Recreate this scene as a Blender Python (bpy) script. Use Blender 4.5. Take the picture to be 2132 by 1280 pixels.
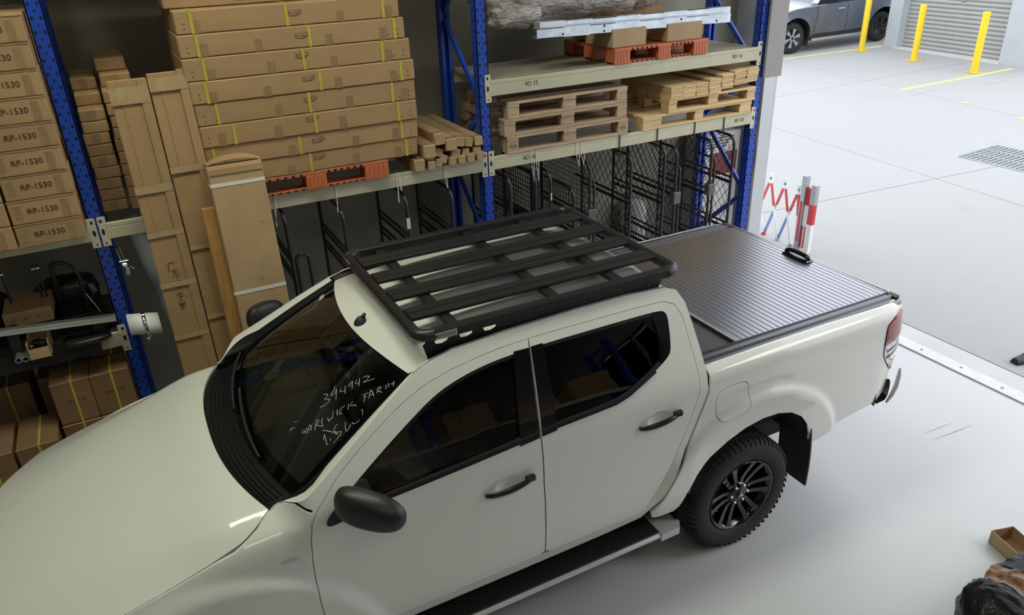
import bpy, bmesh, math, random
import numpy as np
from mathutils import Vector, Matrix, Euler
from mathutils.geometry import delaunay_2d_cdt
random.seed(7)
scene = bpy.context.scene
for o in list(bpy.data.objects):
    bpy.data.objects.remove(o, do_unlink=True)
COL = scene.collection
PI = math.pi

# ------------------------------------------------------------------ camera
IW, IH = 2132, 1280
FPX = 1587.92
CP = Vector((-2.8357, -3.5139, 3.5145))
YAW, PITCH, ROLL = 0.4664, 0.4598, -0.038
fw = Vector((math.sin(YAW)*math.cos(PITCH), math.cos(YAW)*math.cos(PITCH), -math.sin(PITCH)))
rt = Vector((math.cos(YAW), -math.sin(YAW), 0)); up = rt.cross(fw)
rr = math.cos(ROLL)*rt + math.sin(ROLL)*up
uu = -math.sin(ROLL)*rt + math.cos(ROLL)*up
cam_d = bpy.data.cameras.new('camera'); cam = bpy.data.objects.new('camera', cam_d)
COL.objects.link(cam)
cam.matrix_world = Matrix(((rr.x, uu.x, -fw.x, CP.x), (rr.y, uu.y, -fw.y, CP.y), (rr.z, uu.z, -fw.z, CP.z), (0, 0, 0, 1)))
cam_d.sensor_fit = 'HORIZONTAL'; cam_d.sensor_width = 36.0
cam_d.lens = FPX/IW*36.0
cam_d.clip_start = 0.05; cam_d.clip_end = 300
scene.camera = cam

def ray(u, v):
    return rr*((u-IW/2)/FPX) + uu*((IH/2-v)/FPX) + fw
def at(u, v, **k):
    """pixel of the photograph -> point on the plane x=, y= or z="""
    (a, val), = k.items(); i = 'xyz'.index(a); r = ray(u, v)
    return CP + r*((val-CP[i])/r[i])

# ------------------------------------------------------------------ world, exposure
world = bpy.data.worlds.new('overcast_sky'); scene.world = world
world.use_nodes = True
wn = world.node_tree.nodes; wl = world.node_tree.links
wn['Background'].inputs['Color'].default_value = (0.88, 0.93, 1.0, 1)
wn['Background'].inputs['Strength'].default_value = 2.35
scene.view_settings.view_transform = 'Standard'
scene.view_settings.look = 'None'
scene.view_settings.exposure = 0.0
scene.view_settings.gamma = 1.0
scene.view_settings.use_curve_mapping = False

# a weak sun through thin cloud: soft edged
sun_d = bpy.data.lights.new('hazy_sun', 'SUN'); sun_d.energy = 0.8; sun_d.angle = math.radians(25)
sun_d.color = (1.0, 0.97, 0.92)
sun = bpy.data.objects.new('hazy_sun', sun_d); COL.objects.link(sun)
sun.rotation_euler = Euler((math.radians(30), math.radians(42), 0), 'XYZ'); sun.location = (10, -5, 12)

# ------------------------------------------------------------------ materials
MATS = {}
def pm(name, base, rough=.5, metal=0., coat=0., var=0., scale=4., stretch=(1, 1, 1), bump=0., bscale=60., rnd=0., spec=None, coat_rough=.03):
    """plain procedural material: colour with noise variation, optional fine relief"""
    if name in MATS: return MATS[name]
    m = bpy.data.materials.new(name); m.use_nodes = True
    n = m.node_tree.nodes; l = m.node_tree.links; b = n['Principled BSDF']
    b.inputs['Base Color'].default_value = (*base, 1); b.inputs['Roughness'].default_value = rough
    b.inputs['Metallic'].default_value = metal; b.inputs['Coat Weight'].default_value = coat
    b.inputs['Coat Roughness'].default_value = coat_rough
    if spec is not None: b.inputs['Specular IOR Level'].default_value = spec
    tc = n.new('ShaderNodeTexCoord'); mp = n.new('ShaderNodeMapping')
    mp.inputs['Scale'].default_value = stretch; l.new(tc.outputs['Object'], mp.inputs['Vector'])
    if var or rnd:
        nz = n.new('ShaderNodeTexNoise'); nz.inputs['Scale'].default_value = scale; nz.inputs['Detail'].default_value = 5
        l.new(mp.outputs['Vector'], nz.inputs['Vector'])
        mr = n.new('ShaderNodeMapRange'); mr.inputs['From Min'].default_value = .25; mr.inputs['From Max'].default_value = .75
        mr.inputs['To Min'].default_value = 1-var; mr.inputs['To Max'].default_value = 1+var
        l.new(nz.outputs['Fac'], mr.inputs['Value'])
        hs = n.new('ShaderNodeHueSaturation'); hs.inputs['Color'].default_value = (*base, 1)
        if rnd:
            oi = n.new('ShaderNodeObjectInfo'); m2 = n.new('ShaderNodeMapRange')
            m2.inputs['To Min'].default_value = 1-rnd; m2.inputs['To Max'].default_value = 1+rnd
            l.new(oi.outputs['Random'], m2.inputs['Value'])
            mu = n.new('ShaderNodeMath'); mu.operation = 'MULTIPLY'
            l.new(mr.outputs['Result'], mu.inputs[0]); l.new(m2.outputs['Result'], mu.inputs[1])
            l.new(mu.outputs[0], hs.inputs['Value'])
        else:
            l.new(mr.outputs['Result'], hs.inputs['Value'])
        l.new(hs.outputs['Color'], b.inputs['Base Color'])
    if bump:
        n2 = n.new('ShaderNodeTexNoise'); n2.inputs['Scale'].default_value = bscale; n2.inputs['Detail'].default_value = 4
        l.new(mp.outputs['Vector'], n2.inputs['Vector'])
        bp = n.new('ShaderNodeBump'); bp.inputs['Strength'].default_value = bump; bp.inputs['Distance'].default_value = .01
        l.new(n2.outputs['Fac'], bp.inputs['Height']); l.new(bp.outputs['Normal'], b.inputs['Normal'])
    MATS[name] = m
    return m

def glass(name, tint, refl=.9, rough=.0, ior=1.5):
    """thin pane: tinted transparency under a fresnel mirror"""
    if name in MATS: return MATS[name]
    m = bpy.data.materials.new(name); m.use_nodes = True
    n = m.node_tree.nodes; l = m.node_tree.links
    n.remove(n['Principled BSDF'])
    tr = n.new('ShaderNodeBsdfTransparent'); tr.inputs['Color'].default_value = (*tint, 1)
    gl = n.new('ShaderNodeBsdfGlossy'); gl.inputs['Roughness'].default_value = rough
    gl.inputs['Color'].default_value = (refl, refl, refl, 1)
    fr = n.new('ShaderNodeFresnel'); fr.inputs['IOR'].default_value = ior
    mx = n.new('ShaderNodeMixShader'); l.new(fr.outputs['Fac'], mx.inputs['Fac'])
    l.new(tr.outputs[0], mx.inputs[1]); l.new(gl.outputs[0], mx.inputs[2])
    l.new(mx.outputs[0], n['Material Output'].inputs['Surface'])
    MATS[name] = m
    return m

def emit(name, col, strength):
    m = bpy.data.materials.new(name); m.use_nodes = True
    b = m.node_tree.nodes['Principled BSDF']
    b.inputs['Emission Color'].default_value = (*col, 1); b.inputs['Emission Strength'].default_value = strength
    MATS[name] = m; return m

CARD = pm('cardboard', (.385, .24, .115), .75, var=.10, scale=3, stretch=(1, 1, 3), bump=.12, bscale=25, rnd=.10)
CARD_D = pm('cardboard_aged', (.40, .245, .12), .75, var=.16, scale=4, bump=.15, bscale=20, rnd=.08)
CARD_IN = pm('cardboard_inner', (.33, .20, .11), .8, var=.1)
TAPE = pm('brown_packing_tape', (.30, .19, .10), .32, var=.12, scale=20)
TAPE_CLR = pm('clear_packing_tape', (.42, .30, .17), .2, var=.14, scale=14, bump=.35, bscale=22)
STRAP_Y = pm('yellow_strap', (.50, .44, .06), .45, var=.1)
STRAP_W = pm('white_strap', (.72, .71, .66), .45)
INK = pm('black_ink', (.028, .022, .016), .7)
INK_R = pm('faded_ink', (.10, .065, .035), .8)
BLUE = pm('blue_powder_coat', (.012, .060, .42), .38, var=.12, scale=6, spec=.5)
HOLE = pm('dark_hole', (.004, .005, .012), .8)
CREAM = pm('cream_powder_coat', (.53, .50, .36), .45, var=.07, scale=5)
PLATE = pm('cream_connector', (.60, .57, .42), .4)
STEEL = pm('galvanised_steel', (.52, .56, .60), .32, metal=.85, var=.2, scale=12, bump=.1, bscale=40)
BRIGHT = pm('bright_metal', (.75, .75, .76), .22, metal=1.)
ALU = pm('aluminium', (.62, .62, .62), .35, metal=.9, var=.06)
BLACK_PC = pm('black_powder_coat', (.012, .012, .013), .42, spec=.5)
BLACK_TUBE = pm('black_tube', (.022, .022, .024), .28, spec=.6)
BLACK_PL = pm('black_plastic', (.016, .016, .017), .5)
RUBBER = pm('tyre_rubber', (.018, .018, .019), .75, var=.2, scale=30, bump=.2, bscale=80)
WOOD = pm('pallet_wood_weathered', (.45, .325, .215), .8, var=.25, scale=5, stretch=(1, 6, 6), bump=.3, bscale=30, rnd=.18)
WOOD_N = pm('pine_board', (.66, .47, .245), .7, var=.14, scale=5, stretch=(1, 5, 5), bump=.2, bscale=30, rnd=.14)
WOOD_P = pm('plank_oiled', (.40, .21, .065), .6, var=.25, scale=6, stretch=(6, 6, 1), bump=.2, bscale=20)
ORANGE = pm('orange_plastic', (.55, .155, .065), .5, var=.08, scale=8)
WALLC = pm('concrete_wall', (.32, .305, .25), .85, var=.14, scale=1.4, bump=.1, bscale=30)
WHITE_PL = pm('white_plastic', (.82, .83, .84), .35)
DARKBOX = pm('dark_clutter', (.02, .02, .021), .6, var=.2)

# ------------------------------------------------------------------ mesh helpers
WLOC = {}
class MB:
    def __init__(s): s.v = []; s.f = []; s.sm = []
    def add(s, vs, fs, smooth=False):
        o = len(s.v); s.v += [tuple(p) for p in vs]
        s.f += [tuple(i+o for i in f) for f in fs]; s.sm += [smooth]*len(fs); return s
    def box(s, c, d, rot=None, ch=0.):
        """box centred on c with size d, optional chamfer ch"""
        hx, hy, hz = d[0]/2, d[1]/2, d[2]/2
        if ch <= 0:
            P = [Vector((x, y, z)) for x in (-hx, hx) for y in (-hy, hy) for z in (-hz, hz)]
            F = [(0, 1, 3, 2), (4, 6, 7, 5), (0, 4, 5, 1), (2, 3, 7, 6), (0, 2, 6, 4), (1, 5, 7, 3)]
        else:
            ch = min(ch, hx*.9, hy*.9, hz*.9); P = []; idx = {}
            for sx in (-1, 1):
                for sy in (-1, 1):
                    for sz in (-1, 1):
                        for a in range(3):
                            q = [sx*hx, sy*hy, sz*hz]; g = [sx, sy, sz]
                            for k in range(3):
                                if k != a: q[k] -= g[k]*ch
                            idx[(sx, sy, sz, a)] = len(P); P.append(Vector(q))
            F = []
            for a in range(3):
                b, c2 = (a+1) % 3, (a+2) % 3
                for sg in (-1, 1):
                    r = []
                    for (sb, sc) in ((-1, -1), (1, -1), (1, 1), (-1, 1)):
                        g = [0, 0, 0]; g[a] = sg; g[b] = sb; g[c2] = sc; r.append(idx[(*g, a)])
                    F.append(tuple(r if sg > 0 else r[::-1]))
                for sb in (-1, 1):
                    for sc in (-1, 1):
                        g0 = [0, 0, 0]; g0[b] = sb; g0[c2] = sc; g1 = list(g0); g0[a] = -1; g1[a] = 1
                        q = [idx[(*g0, b)], idx[(*g1, b)], idx[(*g1, c2)], idx[(*g0, c2)]]
                        F.append(tuple(q if sb*sc < 0 else q[::-1]))
            for sx in (-1, 1):
                for sy in (-1, 1):
                    for sz in (-1, 1):
                        q = [idx[(sx, sy, sz, a)] for a in range(3)]
                        F.append(tuple(q if sx*sy*sz > 0 else q[::-1]))
        if rot is not None: P = [rot @ p for p in P]
        c = Vector(c)
        return s.add([p+c for p in P], F)
    def b2(s, a, b, ch=0.):
        return s.box([(a[i]+b[i])/2 for i in range(3)], [abs(b[i]-a[i]) for i in range(3)], None, ch)
    def tube(s, pts, r, n=8, caps=True, closed=False, smooth=True):
        pts = [Vector(p) for p in pts]; m = len(pts); rings = []
        nrm = None
        for i, p in enumerate(pts):
            if closed: t = pts[(i+1) % m]-pts[i-1]
            else: t = pts[min(i+1, m-1)]-pts[max(i-1, 0)]
            t.normalize()
            if nrm is None:
                a = Vector((0, 0, 1)) if abs(t.z) < .9 else Vector((1, 0, 0)); nrm = t.cross(a).normalized()
            else:
                nrm = (nrm - t*nrm.dot(t)).normalized()
            bn = t.cross(nrm); rd = r[i] if isinstance(r, (list, tuple)) else r
            rings.append([p+nrm*(rd*math.cos(2*PI*k/n))+bn*(rd*math.sin(2*PI*k/n)) for k in range(n)])
        V = [q for g in rings for q in g]; F = []
        for i in range(m if closed else m-1):
            for k in range(n):
                a = i*n+k; b = i*n+(k+1) % n; j = (i+1) % m
                F.append((a, b, j*n+(k+1) % n, j*n+k))
        s.add(V, F, smooth)
        if caps and not closed:
            s.add(rings[0], [tuple(range(n))[::-1]]); s.add(rings[-1], [tuple(range(n))])
        return s
    def bar(s, p0, p1, w, h, upv=(0, 0, 1)):
        """rectangular bar from p0 to p1, w across, h along upv"""
        p0, p1 = Vector(p0), Vector(p1); t = (p1-p0).normalized(); u = Vector(upv); u = (u-t*u.dot(t)).normalized(); x = u.cross(t)
        V = []
        for p in (p0, p1):
            V += [p+x*(w/2)*a+u*(h/2)*b for a, b in ((-1, -1), (1, -1), (1, 1), (-1, 1))]
        return s.add(V, [(0, 1, 2, 3)[::-1], (4, 5, 6, 7), (0, 1, 5, 4), (1, 2, 6, 5), (2, 3, 7, 6), (3, 0, 4, 7)])
    def lathe(s, prof, n=32, axis='y', c=(0, 0, 0), smooth=True, closed=False):
        """profile of (radius, along axis) revolved"""
        V = []; F = []; m = len(prof)
        for (r, h) in prof:
            for k in range(n):
                a = 2*PI*k/n; x, z = r*math.cos(a), r*math.sin(a)
                p = {'y': (x, h, z), 'z': (x, z, h), 'x': (h, x, z)}[axis]
                V.append((p[0]+c[0], p[1]+c[1], p[2]+c[2]))
        for i in range(m if closed else m-1):
            for k in range(n):
                j = (i+1) % m
                F.append((i*n+k, i*n+(k+1) % n, j*n+(k+1) % n, j*n+k))
        return s.add(V, F, smooth)
    def grid(s, P, smooth=True, flip=False):
        """P[i][j] lattice of points"""
        m, n = len(P), len(P[0]); V = [p for r in P for p in r]; F = []
        for i in range(m-1):
            for j in range(n-1):
                q = (i*n+j, i*n+j+1, (i+1)*n+j+1, (i+1)*n+j); F.append(q[::-1] if flip else q)
        return s.add(V, F, smooth)
    def prism(s, pts, d, smooth=False):
        """closed planar loop of 3D points pushed along the vector d"""
        n = len(pts); A = [Vector(p) for p in pts]; B = [p+Vector(d) for p in A]
        F = [tuple(range(n))[::-1], tuple(range(n, 2*n))] + [(i, (i+1) % n, n+(i+1) % n, n+i) for i in range(n)]
        return s.add(A+B, F, smooth)
    def mesh(s, name, mat, off=(0, 0, 0)):
        me = bpy.data.meshes.new(name)
        me.from_pydata([(p[0]-off[0], p[1]-off[1], p[2]-off[2]) for p in s.v], [], s.f)
        me.polygons.foreach_set('use_smooth', s.sm)
        bm = bmesh.new(); bm.from_mesh(me); bmesh.ops.recalc_face_normals(bm, faces=bm.faces); bm.to_mesh(me); bm.free()
        me.materials.append(mat); me.update(); return me

def obj(name, mb, mat, parent=None, world=True):
    """one mesh object; world=True: vertices are given in world space and the parent is not turned"""
    off = WLOC.get(parent.name, (0, 0, 0)) if (parent and world) else (0, 0, 0)
    me = mb.mesh(name, mat, off) if isinstance(mb, MB) else mb
    if isinstance(mb, MB) is False and not me.materials: me.materials.append(mat)
    o = bpy.data.objects.new(name, me); COL.objects.link(o)
    if parent: o.parent = parent; WLOC[o.name] = off
    return o
def tag(o, label=None, cat=None, group=None, kind=None):
    if label: o['label'] = label
    if cat: o['category'] = cat
    if group: o['group'] = group
    if kind: o['kind'] = kind
    return o
def thing(name, label, cat, loc=(0, 0, 0), rot=(0, 0, 0), group=None):
    o = bpy.data.objects.new(name, None); COL.objects.link(o); o.empty_display_size = .1
    o.location = loc; o.rotation_euler = rot; WLOC[o.name] = tuple(loc)
    return tag(o, label, cat, group)
def solo(name, mb, mat, label, cat, group=None, base=None):
    """a thing that is one mesh, its origin at its base"""
    A = np.array(mb.v); c = base or (float((A[:, 0].min()+A[:, 0].max())/2), float((A[:, 1].min()+A[:, 1].max())/2), float(A[:, 2].min()))
    o = bpy.data.objects.new(name, mb.mesh(name, mat, c)); COL.objects.link(o); o.location = c; WLOC[o.name] = tuple(c)
    return tag(o, label, cat, group)
def struct(name, mb, mat, parent=None):
    o = obj(name, mb, mat, parent)
    if not parent: o['kind'] = 'structure'
    return o
def dup(root, loc, rot=None, label=None, group=None):
    r = root.copy(); COL.objects.link(r); r.location = loc
    if rot is not None: r.rotation_euler = rot
    if label: r['label'] = label
    if group: r['group'] = group
    for ch in list(root.children):
        c = ch.copy(); COL.objects.link(c); c.parent = r
        for g in list(ch.children):
            d = g.copy(); COL.objects.link(d); d.parent = c
    return r
_TXT = {}
def text_mesh(s, size, mat, shear=0., extrude=.0004, spacing=1.0):
    key = (s, size, mat.name, shear)
    if key in _TXT: return _TXT[key]
    cu = bpy.data.curves.new('lettering', 'FONT'); cu.body = s; cu.size = size; cu.align_x = 'CENTER'; cu.align_y = 'CENTER'
    cu.extrude = extrude; cu.shear = shear; cu.space_character = spacing; cu.resolution_u = 3
    o = bpy.data.objects.new('lettering', cu); COL.objects.link(o)
    dg = bpy.context.evaluated_depsgraph_get(); me = bpy.data.meshes.new_from_object(o.evaluated_get(dg))
    bpy.data.objects.remove(o); bpy.data.curves.remove(cu)
    me.materials.clear(); me.materials.append(mat); me.name = 'lettering'
    _TXT[key] = me; return me
def text(name, s, size, mat, parent, loc, right=(1, 0, 0), upv=(0, 0, 1), shear=0., world=True):
    """flat lettering: loc is its centre, right/upv its axes"""
    o = bpy.data.objects.new(name, text_mesh(s, size, mat, shear)); COL.objects.link(o)
    r = Vector(right).normalized(); u = Vector(upv); u = (u-r*u.dot(r)).normalized(); n = r.cross(u)
    off = WLOC.get(parent.name, (0, 0, 0)) if world else (0, 0, 0)
    o.parent = parent
    o.matrix_basis = Matrix(((r.x, u.x, n.x, loc[0]-off[0]), (r.y, u.y, n.y, loc[1]-off[1]), (r.z, u.z, n.z, loc[2]-off[2]), (0, 0, 0, 1)))
    return o
def arc(c, r, a0, a1, n, ax=(1, 0, 0), ay=(0, 0, 1)):
    c = Vector(c); ax = Vector(ax); ay = Vector(ay)
    return [c+ax*(r*math.cos(a0+(a1-a0)*i/n))+ay*(r*math.sin(a0+(a1-a0)*i/n)) for i in range(n+1)]
def ordinal(n): return ['first', 'second', 'third', 'fourth', 'fifth', 'sixth', 'seventh', 'eighth', 'ninth', 'tenth', 'eleventh', 'twelfth'][n]
# ================================================================== the building shell
X_DOOR = 3.10                      # inner face of the door wall
KG, XG = 0.038, 3.45               # the yard outside rises gently from the threshold
def zg(x): return max(0., KG*(x-XG))
def ground(u, v):
    r = ray(u, v); a = CP.z-KG*(CP.x-XG); t = a/(KG*r.x-r.z); p = CP+r*t
    if p.x < XG: p = CP+r*(-CP.z/r.z)
    return p

def floor_material(name, base, rough, stain, scale=.7):
    m = bpy.data.materials.new(name); m.use_nodes = True
    n = m.node_tree.nodes; l = m.node_tree.links; b = n['Principled BSDF']
    tc = n.new('ShaderNodeTexCoord')
    def noise(sc, det, st=(1, 1, 1)):
        mp = n.new('ShaderNodeMapping'); mp.inputs['Scale'].default_value = st; l.new(tc.outputs['Object'], mp.inputs['Vector'])
        z = n.new('ShaderNodeTexNoise'); z.inputs['Scale'].default_value = sc; z.inputs['Detail'].default_value = det
        l.new(mp.outputs['Vector'], z.inputs['Vector']); return z
    a = noise(scale, 6); c = noise(9, 4, (1, 3, 1)); d = noise(2.2, 8)
    mx = n.new('ShaderNodeMix'); mx.data_type = 'RGBA'
    mx.inputs['A'].default_value = (*[x*.93 for x in base], 1); mx.inputs['B'].default_value = (*[min(1, x*1.05) for x in base], 1)
    l.new(a.outputs['Fac'], mx.inputs['Factor'])
    rp = n.new('ShaderNodeValToRGB'); rp.color_ramp.elements[0].position = .60; rp.color_ramp.elements[1].position = .78
    rp.color_ramp.elements[0].color = (0, 0, 0, 1); rp.color_ramp.elements[1].color = (stain, stain, stain, 1)
    l.new(d.outputs['Fac'], rp.inputs['Fac'])
    m2 = n.new('ShaderNodeMix'); m2.data_type = 'RGBA'; m2.inputs['B'].default_value = (*[x*.72 for x in base], 1)
    l.new(mx.outputs['Result'], m2.inputs['A']); l.new(rp.outputs['Color'], m2.inputs['Factor'])
    l.new(m2.outputs['Result'], b.inputs['Base Color'])
    mr = n.new('ShaderNodeMapRange'); mr.inputs['To Min'].default_value = rough-.07; mr.inputs['To Max'].default_value = rough+.10
    l.new(c.outputs['Fac'], mr.inputs['Value']); l.new(mr.outputs['Result'], b.inputs['Roughness'])
    MATS[name] = m; return m
FLOOR = floor_material('sealed_floor', (.56, .57, .58), .38, .18)
YARD = floor_material('yard_concrete', (.375, .375, .372), .75, .22, .35)
JOINT = pm('joint_filler', (.34, .34, .33), .8)
STRIP = pm('threshold_plate', (.66, .63, .62), .45, var=.10, scale=9)
SCUFF = pm('tyre_scuff', (.36, .37, .38), .6)
GREYM = pm('grey_render', (.46, .49, .52), .7, var=.05)
PANEL = pm('grey_sheet', (.30, .29, .27), .5, var=.05)
YELLOW = pm('safety_yellow', (.80, .56, .01), .45, var=.05)
YLINE = pm('yellow_line_paint', (.78, .70, .22), .7, var=.15, scale=8)
SHUT = pm('roller_door_grey', (.36, .355, .34), .5, var=.04)

fl = struct('floor', MB().b2((-8, -9, -.2), (3.0, 2.85, 0)), FLOOR)
# scuffs left by tyres on the sealed floor
for (a, b, w) in (((1925, 902), (1983, 880), .005), ((1945, 915), (2027, 884), .006)):
    p, q = at(*a, z=.0), at(*b, z=.0)
    mb = MB(); t = (q-p).normalized(); nn = Vector((-t.y, t.x, 0)); K = 10; L, R_ = [], []
    for i in range(K+1):
        c = p.lerp(q, i/K); ww = w*math.sin(PI*(.06+.88*i/K)); L.append(c+nn*ww+Vector((0, 0, .0008))); R_.append(c-nn*ww+Vector((0, 0, .0008)))
    mb.grid([L, R_]); obj('scuff_mark', mb, SCUFF, fl)

struct('wall_back', MB().b2((-8, 2.85, 0), (3.3, 3.05, 7)), WALLC)
struct('wall_left', MB().b2((-8.2, -9, 0), (-8, 3.05, 7)), WALLC)
struct('wall_front', MB().b2((-8.2, -9.2, 0), (3.3, -9, 7)), pm('white_wall', (.30, .29, .27), .8, var=.05))
wr = MB().b2((X_DOOR, 2.40, 0), (3.3, 2.85, 7)); struct('wall_right', wr, GREYM)
struct('trim_1', MB().b2((X_DOOR, -4.2, 4.9), (3.3, 2.40, 7)), GREYM)
w2_ = struct('wall_right_rear', MB().b2((X_DOOR, -9, 0), (3.3, -4.2, 2.6)).b2((X_DOOR, -9, 4.4), (3.3, -4.2, 7)).b2((X_DOOR, -9, 2.6), (3.3, -7.8, 4.4)).b2((X_DOOR, -5.8, 2.6), (3.3, -4.2, 4.4)), GREYM)
wn_ = struct('window_1', MB().b2((3.16, -7.8, 2.6), (3.24, -7.74, 4.4)), pm('window_alu', (.3, .3, .31), .4, metal=.5))
for y in (-7.16, -6.5, -5.86): obj('mullion', MB().b2((3.16, y, 2.6), (3.24, y+.06, 4.4)), MATS['window_alu'], wn_)
for z in (2.6, 3.45, 4.34): obj('transom', MB().b2((3.16, -7.8, z), (3.24, -5.8, z+.06)), MATS['window_alu'], wn_)
for y in (-7.74, -7.10, -6.44):
    for z in (2.66, 3.51): obj('pane', MB().b2((3.195, y, z), (3.205, y+.58, z+.80)), glass('window_glass', (.9, .93, .93), .8), wn_)
struct('ceiling', MB().b2((-8.2, -9.2, 7), (3.3, 3.05, 7.2)), pm('ceiling_sheet', (.32, .32, .31), .7))
# roller door guide channel on the jamb
struct('trim_3', MB().b2((3.06, 2.335, 0), (3.20, 2.40, 4.9)), pm('guide_channel', (.55, .56, .57), .4, metal=.4))

# threshold: pale plate with bolts, then a smooth concrete band
th = struct('trim_4', MB().b2((3.03, -7, -.2), (3.17, 2.34, .006)), STRIP)
for i in range(22):
    y = 1.6-.37*i
    obj('bolt', MB().lathe([(0, .011), (.012, .010), (.014, .006)], 10, 'z', (3.10+.015*(i % 2), y, 0)), JOINT, th)
struct('trim_5', MB().b2((3.0, -7, -.2), (3.03, 2.85, -.004)), JOINT)
struct('trim_6', MB().b2((3.17, -7, -.2), (3.41, 2.34, -.001)), pm('concrete_band', (.52, .53, .53), .7, var=.07, scale=2))

# the yard: concrete slabs with saw-cut joints, rising away from the door
yard = struct('ground', MB().add([(3.41, -30, -.22), (60, -30, zg(60)-.22), (60, 40, zg(60)-.22), (3.41, 40, -.22)], [(0, 1, 2, 3)]), JOINT)
def line_x(p, q):       # joint running roughly along y: x as a function of y
    return lambda y: p.x+(q.x-p.x)*(y-p.y)/(q.y-p.y)
def line_y(p, q):
    return lambda x: p.y+(q.y-p.y)*(x-p.x)/(q.x-p.x)
XJ = [lambda y: 3.415, line_x(ground(1600, 262), ground(2037, 400)), line_x(ground(1719, 148), ground(2115, 242)), lambda y: 15.4, lambda y: 22., lambda y: 58.]
YB = line_y(ground(1806, 400), ground(2069, 348)); YD = line_y(ground(1600, 205), ground(2015, 130))
YJ = [lambda x: -29., lambda x: YB(x)-9., lambda x: YB(x)-4.5, YB, YD, lambda x: YD(x)+4.6, lambda x: 39.]
def cross(fx, fy):
    x, y = 8., 4.
    for _ in range(30): y = fy(x); x = fx(y)
    return x, y
for i in range(len(XJ)-1):
    for j in range(len(YJ)-1):
        c = [cross(XJ[i], YJ[j]), cross(XJ[i+1], YJ[j]), cross(XJ[i+1], YJ[j+1]), cross(XJ[i], YJ[j+1])]
        m = (sum(p[0] for p in c)/4, sum(p[1] for p in c)/4)
        g = []
        for (x, y) in c:
            d = math.hypot(m[0]-x, m[1]-y); k = .006/d*1.4
            g.append((x+(m[0]-x)*k, y+(m[1]-y)*k))
        top = [Vector((x, y, KG*(x-XG) if x > XG else 0)) for x, y in g]
        obj('slab', MB().prism([p-Vector((0, 0, .2)) for p in top], (0, 0, .2)), YARD, yard)
def stripe(a, b, w, name='painted_line'):
    p, q = ground(*a), ground(*b); t = (q-p).normalized(); nn = Vector((-t.y, t.x, 0))*w/2; e = Vector((0, 0, .003))
    obj(name, MB().prism([p-nn, q-nn, q+nn, p+nn], e), YLINE, yard)
stripe((1876, 187), (2108, 143), .09); stripe((1630, 123), (1838, 96), .09); stripe((2001, 214), (2016, 214), .10); stripe((2122, 245), (2140, 249), .10)
# fine cracks in the slabs
for pts in ([(1892, 201), (1915, 195), (1932, 190), (1946, 186)], [(2038, 175), (2065, 174), (2092, 168), (2110, 160), (2132, 156)]):
    P = [ground(*p) for p in pts]; mb = MB(); L = []; R_ = []
    for i, p in enumerate(P):
        t = (P[min(i+1, len(P)-1)]-P[max(i-1, 0)]).normalized(); nn = Vector((-t.y, t.x, 0))*(.006+.006*(i % 2)); e = Vector((0, 0, .002))
        L.append(p+nn+e); R_.append(p-nn+e)
    mb.grid([L, R_]); obj('crack', mb, JOINT, yard)
# drain grate
g0, g1, g3 = ground(2008, 324), ground(2092, 309), ground(2132, 362)
ex = Vector((1, 0, KG)).normalized(); gx0, gx1 = g0.x-.1, g1.x+.05; gy1, gy0 = g1.y+.15, g3.y-.6
gr = thing('drain_grate', 'grey steel drain grate set into the concrete yard', 'drain grate', (gx0, gy0, zg(gx0)))
def gz(x): return KG*(x-XG)
obj('frame', MB().bar((gx0, gy0, gz(gx0)+.004), (gx0, gy1, gz(gx0)+.004), .05, .012).bar((gx1, gy0, gz(gx1)+.004), (gx1, gy1, gz(gx1)+.004), .05, .012)
    .bar((gx0, gy0, gz(gx0)+.004), (gx1, gy0, gz(gx1)+.004), .05, .012).bar((gx0, gy1, gz(gx0)+.004), (gx1, gy1, gz(gx1)+.004), .05, .012), STEEL, gr)
obj('pit', MB().prism([(gx0, gy0, gz(gx0)+.001), (gx1, gy0, gz(gx1)+.001), (gx1, gy1, gz(gx1)+.001), (gx0, gy1, gz(gx0)+.001)], (0, 0, .001)), pm('drain_dark', (.10, .105, .11), .8), gr)
nb = 22
for i in range(1, nb):
    y = gy0+(gy1-gy0)*i/nb
    obj('grate_bar', MB().bar((gx0, y, gz(gx0)+.006), (gx1, y, gz(gx1)+.006), .035, .010), pm('grate_steel', (.36, .37, .39), .5, metal=.3), gr)
for k in (.33, .66):
    x = gx0+(gx1-gx0)*k; obj('cross_bar', MB().bar((x, gy0, gz(x)+.008), (x, gy1, gz(x)+.008), .03, .008), MATS['grate_steel'], gr)

# ceiling lamps of the hall (out of the frame, they light it)
LAMP = emit('lamp_diffuser', (.96, 1.0, .80), 13.6)
LAMP2 = emit('dimmer_lamp_diffuser', (1.0, .97, .80), 5.0)
for x, y, nm in ((-3.5, .1, 'over the hood of the truck'), (-1.5, .1, 'over the roof platform of the truck'), (-3.2, -5.0, 'before the opposite rack, near its end'), (-.4, -5.0, 'before the opposite rack, near the doorway')):
    t = thing('ceiling_light', 'long white ceiling light hung %s' % nm, 'ceiling light', (x, y, 5.9), group='ceiling lights of the hall')
    obj('housing', MB().box((x, y, 6.02), (1.50, 1.10, .20), None, .02), WHITE_PL, t)
    obj('diffuser', MB().box((x, y, 5.905), (1.44, 1.04, .02)), LAMP if y > -3 else LAMP2, t)
    for dx in (-.5, .5): obj('hanger_rod', MB().tube([(x+dx, y, 6.1), (x+dx, y, 7.0)], .008, 6), STEEL, t)
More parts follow.
